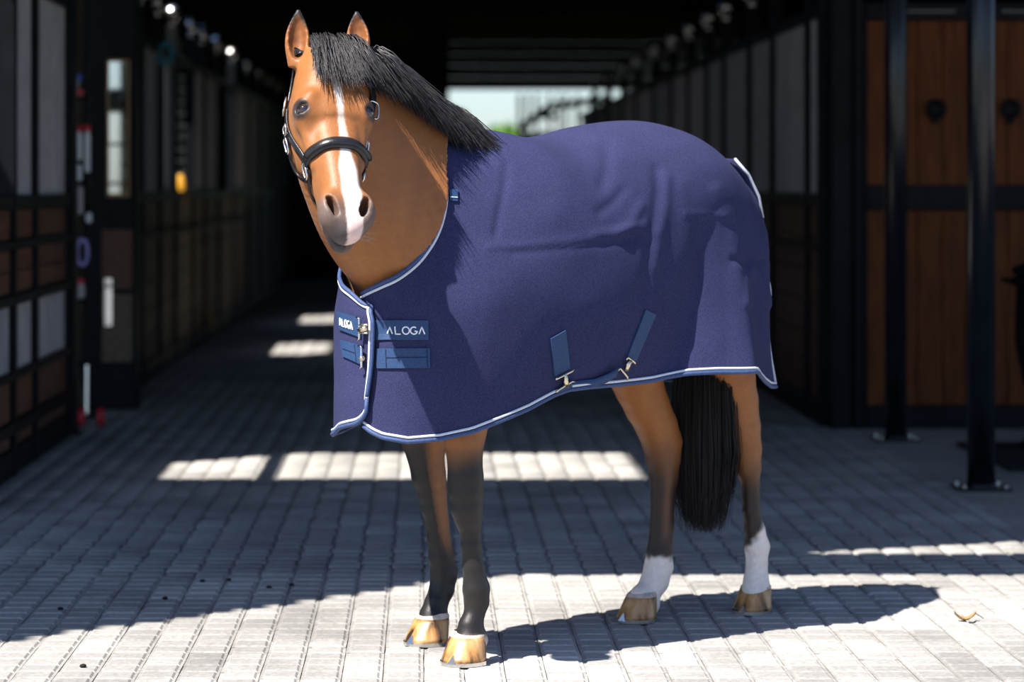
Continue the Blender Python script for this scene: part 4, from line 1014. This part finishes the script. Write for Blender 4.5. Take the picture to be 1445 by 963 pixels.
pB = patch('chest_strap', qB, 'L', M['webbing'], rug, 0.006); strokes('stitching', qB, 'L', [dens([(0.18, 0.04), (0.18, 0.96)]), dens([(0.18, 0.46), (0.95, 0.46)]), dens([(0.95, 0.04), (0.95, 0.96)])], 0.0012, M['stitch'], pB, 0.0066)
pC = patch('chest_strap', qC, 'R', M['webbing'], rug, 0.006); strokes('lettering', qC, 'R', word(0.10, 0.66, 0.32, 0.72), 0.0021, M['thread'], pC, 0.0068)
pD = patch('chest_strap', qD, 'R', M['webbing'], rug, 0.006); strokes('stitching', qD, 'R', [dens([(0.08, 0.5), (0.68, 0.5)]), dens([(0.68, 0.04), (0.68, 0.96)])], 0.0012, M['stitch'], pD, 0.0066)
def chest_pt(px, py, off=0.012):
    h = rug_hit(px, py, 'R', off) or rug_hit(px, py, 'L', off); 
    return h[0] if h else pix_pl(px, py, 0.0)
def buckle(p, loopL, loopR, cy, x0, x1):
    """chrome T-hook closure between two strap ends"""
    for lp in (loopL, loopR): MB().tube([chest_pt(x, y, 0.018) for x, y in lp], 0.0036, 6).build('buckle_bar', M['chrome'], p, True)
    c0, c1 = chest_pt(x0, cy+1, 0.020), chest_pt(x1, cy-1, 0.022)
    MB().tube([c0, (c0+c1)/2, c1], [0.0085, 0.0095, 0.007], 8).build('clasp', M['gold'], p, True)
    for dy in (-6, 6): MB().tube([chest_pt(x0-1, cy+dy, 0.019), chest_pt(x1+1, cy+dy, 0.021)], 0.003, 6).build('clasp_hook', M['gold'], p, True)
buckle(pA, [(509, 448), (513, 450), (513, 478), (511, 480)], [(530, 451), (527, 452), (527, 480), (530, 481)], 464, 514, 525)
buckle(pB, [(512, 488), (516, 490), (516, 518), (513, 520)], [(534, 491), (530.5, 492), (530.5, 520), (533, 521)], 505, 517, 528)
# belly straps
qE = [(776, 478), (797, 466), (803, 520), (781, 531)]; pE = patch('surcingle_strap', qE, 'L', M['webbing'], rug, 0.006, nu=6, nv=12)
qF = [(910, 437), (924, 444), (896, 510), (884, 503)]; pF = patch('surcingle_strap', qF, 'L', M['webbing'], rug, 0.006, nu=6, nv=12)
qG = [(783, 551), (805, 537), (806, 552), (784, 560)]; pG = patch('surcingle_tail', qG, 'L', M['webbing'], rug, 0.007, nu=8, nv=5)
def on(px, py, off=0.012):
    h = rug_hit(px, py, 'L', off); return h[0] if h else pix_pl(px, py, 0.275)
qH = [(806, 545), (868, 522), (882, 533), (876, 545)]
def free_strap(name, pts, wd, parent):
    """a webbing strap hanging free under the hem between two buckles"""
    V = []; F = []
    for i, (x, y, yl) in enumerate(pts):
        c = pix_pl(x, y, yl); V += [c+np.array([0, 0.002, wd/2]), c+np.array([0, -0.012, -wd/2]), c+np.array([0, -0.015, -wd/2]), c+np.array([0, -0.001, wd/2])]
    for i in range(len(pts)-1):
        for j in range(4): F.append((i*4+j, i*4+(j+1) % 4, i*4+4+(j+1) % 4, i*4+4+j))
    F += [(3, 2, 1, 0), tuple(len(V)-4+j for j in range(4))]
    return MB().add(V, F).build(name, M['webbing'], parent, True)
pH = free_strap('surcingle_band', [(795, 549, 0.285), (815, 545, 0.285), (840, 542, 0.289), (860, 534, 0.300), (874, 525, 0.312)], 0.030, rug)
for (par, A_, B_, mid) in ((pE, [(780, 534), (783, 533), (803, 523), (806, 520)], [(781, 552), (784, 549), (803, 537), (807, 537)], [(794, 527), (793, 536), (795, 543)]),
                           (pF, [(880, 506), (882, 503), (892, 510), (892, 512)], [(867, 522), (871, 518), (882, 530), (881, 534)], [(886, 507), (881, 512), (879, 521)])):
    for lp in (A_, B_): MB().tube([on(*p) for p in lp], 0.0034, 6).build('buckle_bar', M['gold'], par, True)
    q = [on(*p, 0.015) for p in mid]; MB().tube(q, [0.005, 0.009, 0.006], 8).build('clasp', M['gold'], par, True)
# wither tab and tail flap cord
qT = [(633, 268), (645, 268.5), (644.5, 285), (633.5, 284)]; pT = patch('wither_tab', qT, 'L', M['webbing'], rug, 0.007, nu=4, nv=4); strokes('reflective_line', qT, 'L', [dens([(0.05, 0.72), (0.95, 0.72)], 4)], 0.0018, M['piping'], pT, 0.0085)
fl = []
for x, z, y in ((-0.70, 1.47, 0.06), (-0.755, 1.42, 0.07), (-0.80, 1.35, 0.075), (-0.825, 1.28, 0.07)):
    fl.append((x, y, z))
V = []; F = []
for i, (x, y, z) in enumerate(fl): V += [(x-0.012, yy, z+0.016-0.03*abs(yy)) for yy in np.linspace(-y, y, 7)]
V += [(v[0]+0.006, v[1], v[2]-0.004) for v in V]
nfl = len(fl)*7
for i in range(len(fl)-1):
    for j in range(6): a = i*7+j; F += [(a, a+1, a+8, a+7), (nfl+a, nfl+a+7, nfl+a+8, nfl+a+1)]
for j in range(6): F += [(j, nfl+j, nfl+j+1, j+1), (21+j, 22+j, nfl+22+j, nfl+21+j)]
for i in range(3): F += [(i*7, i*7+7, nfl+i*7+7, nfl+i*7), (i*7+6, nfl+i*7+6, nfl+i*7+13, i*7+13)]
tf = MB().add(V, F).build('tail_flap', M['rug'], rug, True)
MB().tube([V[i*7+6] for i in range(4)]+[V[21+j] for j in (5, 4, 3, 2, 1)]+[V[i*7] for i in (3, 2, 1, 0)], 0.005, 7).build('piping', M['piping'], tf, True)

# ================================================================== HAIR
def strands(name, L, r0, m_, parent):
    """L (n,k,3) polylines -> thin tapering three sided strands in one mesh"""
    L = np.asarray(L); n, k = L.shape[:2]; T = np.gradient(L, axis=1); T = nrm(T+1e-9)
    a = np.cross(T, np.array([0.3, 0.5, 0.81])); a = nrm(a+1e-9); b = np.cross(T, a)
    r = r0*(1-0.85*np.linspace(0, 1, k)**2)[None, :, None]*rng.uniform(0.7, 1.3, n)[:, None, None]
    ring = np.stack([L+r*(a*math.cos(q)+b*math.sin(q)) for q in (0, 2.094, 4.189)], 2)
    idx = np.arange(n*k*3).reshape(n, k, 3); F = []
    for j in range(3): F.append(np.stack([idx[:, :-1, j], idx[:, :-1, (j+1) % 3], idx[:, 1:, (j+1) % 3], idx[:, 1:, j]], -1).reshape(-1, 4))
    return mesh_np(name, ring.reshape(-1, 3), np.concatenate(F), m_, parent, True)
def crest(x0, y0, zstart):
    h = BVH.ray_cast(Vector(l2w(np.array([x0, y0, zstart]))), Vector((0, 0, -1))); return w2l(np.array(h[0])) if h[0] else None
roots = []
poll = hd(-0.02, 0, -0.02)
xs_ = np.linspace(0.50, pe[0]-0.03, 34); rp = []
for x in xs_:
    f = (x-xs_[0])/(xs_[-1]-xs_[0]); c = crest(x, f*f*f*(pe[1]-0.01), 1.62+0.19*f)
    if c is not None: rp.append(c)
rp = np.array(rp); rp = np.concatenate([rp, poll[None]])
from mathutils import kdtree
def push_out(P, d):
    h = BVH.find_nearest(Vector(l2w(P)))
    if h[0] is None: return P
    p, nn = w2l(np.array(h[0])), np.array(h[1]); nn = np.array([nn@FW, nn@LW, nn[2]])
    if (P-p)@nn < d: P = p+nn*d
    return P
MN = 3200; Ls = []
for i in range(MN):
    f = rng.random(); r = catmull(rp, f*(len(rp)-1)); r = r+rng.normal(0, [0.010, 0.008, 0.003]); ln = rng.uniform(0.15, 0.25)*(1.0-0.25*(f > 0.85))
    back = rng.uniform(0.25, 0.75)
    d0 = nrm(np.array([-0.35*back-0.5*(f > 0.8), 0.55+0.15*rng.normal(), 0.75-0.6*sstep(0.65, 0.85, f)])); d1 = nrm(np.array([-back+0.1*rng.normal(), 0.42+0.15*rng.normal(), -0.8]))
    pts = []; p = r.copy()
    for k in range(8):
        t = k/7; pts.append(p.copy()); d = nrm(d0*(1-sstep(0, 0.42, t))+d1*sstep(0, 0.42, t)); p = p+d*ln/7
        p = push_out(p, 0.004+0.020*rng.random()*t)
    Ls.append(pts)
strands('mane', Ls, 0.0021, M['hair'], horse)
Ls = []
for i in range(1500):
    s0_ = float(np.clip(rng.normal(0.010, 0.034), -0.055+0.010*rng.random(), 0.068+0.012*rng.random())); r = hd(rng.uniform(-0.05, 0.05), s0_, -0.015+rng.normal(0, 0.008)); ln = rng.uniform(0.10, 0.19)*(1.0-0.18*(abs(s0_) > 0.045))
    side_ = s0_*2.6+0.16+0.10*rng.normal(); d0 = nrm(Rn*0.9+Ra*0.15+Rs*s0_*4); d1 = nrm(Ra*0.95+Rs*side_+Rn*0.05)
    pts = []; p = r.copy()
    for k in range(7):
        t = k/6; pts.append(p.copy()); p = p+nrm(d0*(1-sstep(0, 0.3, t))+d1*sstep(0, 0.3, t))*ln/6; p = push_out(p, 0.003+0.012*rng.random()*(1-0.5*t))
    Ls.append(pts)
strands('forelock', Ls, 0.0019, M['hair'], horse)
Ls = []; tc_ = pix_pl(996, 560, -0.03); te_ = pix_pl(992, 752, -0.03); dock = np.array([-0.735, 0.0, 1.34])
MB().tube([(-0.66, 0, 1.36), dock, (-0.76, 0, 1.2), (tc_[0]-0.02, -0.02, 0.98)], [0.05, 0.045, 0.04, 0.015], 10).build('dock', M['hair'], horse, True)
for i in range(2600):
    a = rng.uniform(0, 6.283); rr = rng.random()**0.5; off = np.array([0.060*math.cos(a)*rr, 0.085*math.sin(a)*rr, 0]); st = dock+np.array([-0.01, 0, -rng.uniform(0.0, 0.3)])
    e = te_+off*rng.uniform(0.35, 1.15)+rng.normal(0, [0.008, 0.008, 0])+np.array([0, 0, rng.exponential(0.075)]); m1 = tc_+off*1.05+np.array([0, 0, 0.25]); m2 = tc_*0.5+te_*0.5+off*1.35+rng.normal(0, 0.010, 3)
    P = np.array([st, m1, m2, e]); Ls.append(catmull(P, np.linspace(0, 3, 9)))
strands('tail', Ls, 0.0016, M['tail_hair'], horse)
# whiskers
Ls = []
for i in range(16):
    s_ = 1; r = hd(rng.uniform(0.90, 0.99), 0.050*s_*rng.uniform(0.8, 1.1), -rng.uniform(0.05, 0.11)); r = push_out(r, 0.0)
    d = nrm(Rs*s_*1.0+Ra*0.3+Rn*rng.uniform(-0.2, 0.4)); g = np.array([0, 0, 1.0])*rng.uniform(-0.3, 0.9)
    Ls.append([r+d*0.045*t+g*0.02*t*t for t in np.linspace(0, 1, 6)])
strands('whiskers', Ls, 0.0006, mat('pale whisker', (0.5, 0.42, 0.3), 0.5), horse)

# ================================================================== HALTER
halter = thing('halter', 'black padded leather halter with silver buckles on the horse head', 'halter', (OX, OY, 0), RZ)
def surf(t, s, n, toward, off):
    """point of the head seen from outside along the direction towards its axis"""
    o = hd(t, s, n); tg = hd(*toward); d = Vector(l2w(tg)-l2w(o)).normalized(); h = BVH.ray_cast(Vector(l2w(o)), d)
    if h[0] is None: p, nn = tg, -np.array(d)
    else: p, nn = w2l(np.array(h[0])), np.array(h[1])
    if h[0] is not None:
        nn = nn if np.dot(nn, np.array(d)) < 0 else -nn
    nl = np.array([nn@FW, nn@LW, nn[2]]); return p+nl*off, nl
def ribbon(name, PN, wd, th, m_, parent):
    P = np.array([p for p, _ in PN]); Nn = np.array([q for _, q in PN]); k = len(P)
    for _ in range(2):
        P[1:-1] = 0.5*P[1:-1]+0.25*(P[:-2]+P[2:]); Nn[1:-1] = 0.5*Nn[1:-1]+0.25*(Nn[:-2]+Nn[2:])
    T = nrm(np.gradient(P, axis=0)); Nn = nrm(Nn-T*(Nn*T).sum(-1, keepdims=True)); W = np.cross(T, Nn); V = []; F = []
    sec = [(-0.5, -0.5), (0.5, -0.5), (0.5, 0.25), (0.34, 0.5), (-0.34, 0.5), (-0.5, 0.25)]
    for i in range(k): V += [P[i]+W[i]*a*wd+Nn[i]*b*th for a, b in sec]
    for i in range(k-1):
        for j in range(6): F.append((i*6+j, i*6+(j+1) % 6, i*6+6+(j+1) % 6, i*6+6+j))
    F += [(5, 4, 3, 2, 1, 0), tuple(len(V)-6+j for j in range(6))]
    return MB().add(V, F).build(name, m_, parent, True)
def nose_loop(a0, a1, t0, t1, off, n=26, cn=-0.085):
    out = []
    for q in np.linspace(a0, a1, n):
        f = abs(math.cos(math.radians(q))); t = t0+(t1-t0)*(1-max(0, math.cos(math.radians(q)))) ; s, nn_ = 0.3*math.sin(math.radians(q)), cn+0.3*math.cos(math.radians(q))
        out.append(surf(t, s, nn_, (t, 0, cn), off))
    return out
nb = ribbon('noseband', nose_loop(-100, 100, 0.545, 0.575, 0.006), 0.034, 0.015, M['leather'], halter)
ribbon('padding', nose_loop(-72, 72, 0.548, 0.575, 0.014), 0.018, 0.010, M['leather'], nb)
cs = []
for q in np.linspace(86, 274, 30):
    t = 0.60+0.12*sstep(86, 150, 180-abs(180-q)) ; s, nn_ = 0.3*math.sin(math.radians(q)), -0.085+0.3*math.cos(math.radians(q)); cs.append(surf(t, s, nn_, (t, 0, -0.085), 0.008))
ribbon('chin_strap', cs, 0.020, 0.006, M['leather'], halter)
def side_path(pts, s_, off):
    return [surf(t, 0.3*s_, n, (t, 0, n), off) for t, n in pts]
def dense(pts, k=5):
    P = np.array(pts, float); return catmull(P, np.linspace(0, len(P)-1, (len(P)-1)*k+1))
for s_ in (-1, 1):
    ck = ribbon('cheekpiece', side_path(dense([(0.575, -0.105), (0.50, -0.115), (0.40, -0.135), (0.30, -0.15), (0.20, -0.155)]), s_, 0.006), 0.023, 0.006, M['leather'], halter)
    cr = ribbon('crown_strap', side_path(dense([(0.22, -0.155), (0.12, -0.150), (0.04, -0.135), (-0.02, -0.115)]), s_, 0.006), 0.023, 0.006, M['leather'], halter)
    ribbon('throat_strap', side_path(dense([(0.36, -0.15), (0.42, -0.18), (0.50, -0.20), (0.55, -0.19), (0.60, -0.15)]), s_, 0.008), 0.016, 0.005, M['leather'], halter)
    def hoop(t, n, a, b, par, nm='buckle', r=0.0032):
        c, nl = surf(t, 0.3*s_, n, (t, 0, n), 0.014); u = nrm(Ra-nl*(Ra@nl)); w = np.cross(nl, u)
        pts = [c+u*a*math.copysign(abs(math.cos(q))**0.6, math.cos(q))+w*b*math.copysign(abs(math.sin(q))**0.6, math.sin(q)) for q in np.linspace(0, 2*math.pi, 21)[:-1]]
        return MB().tube(pts, r, 6, True).build(nm, M['chrome'], par, True)
    hoop(0.595, -0.105, 0.026, 0.014, nb, 'ring'); hoop(0.20, -0.155, 0.026, 0.019, cr); hoop(0.335, -0.145, 0.014, 0.016, ck, 'keeper'); hoop(0.40, -0.165, 0.024, 0.013, ck, 'square_ring')
ov = []
for q in np.linspace(-90, 90, 17):
    s, n_ = 0.3*math.sin(math.radians(q)), -0.115+0.3*math.cos(math.radians(q)); ov.append(surf(-0.03, s, n_, (-0.03, 0, -0.115), 0.006))
ribbon('poll_strap', ov, 0.028, 0.010, M['leather'], halter)
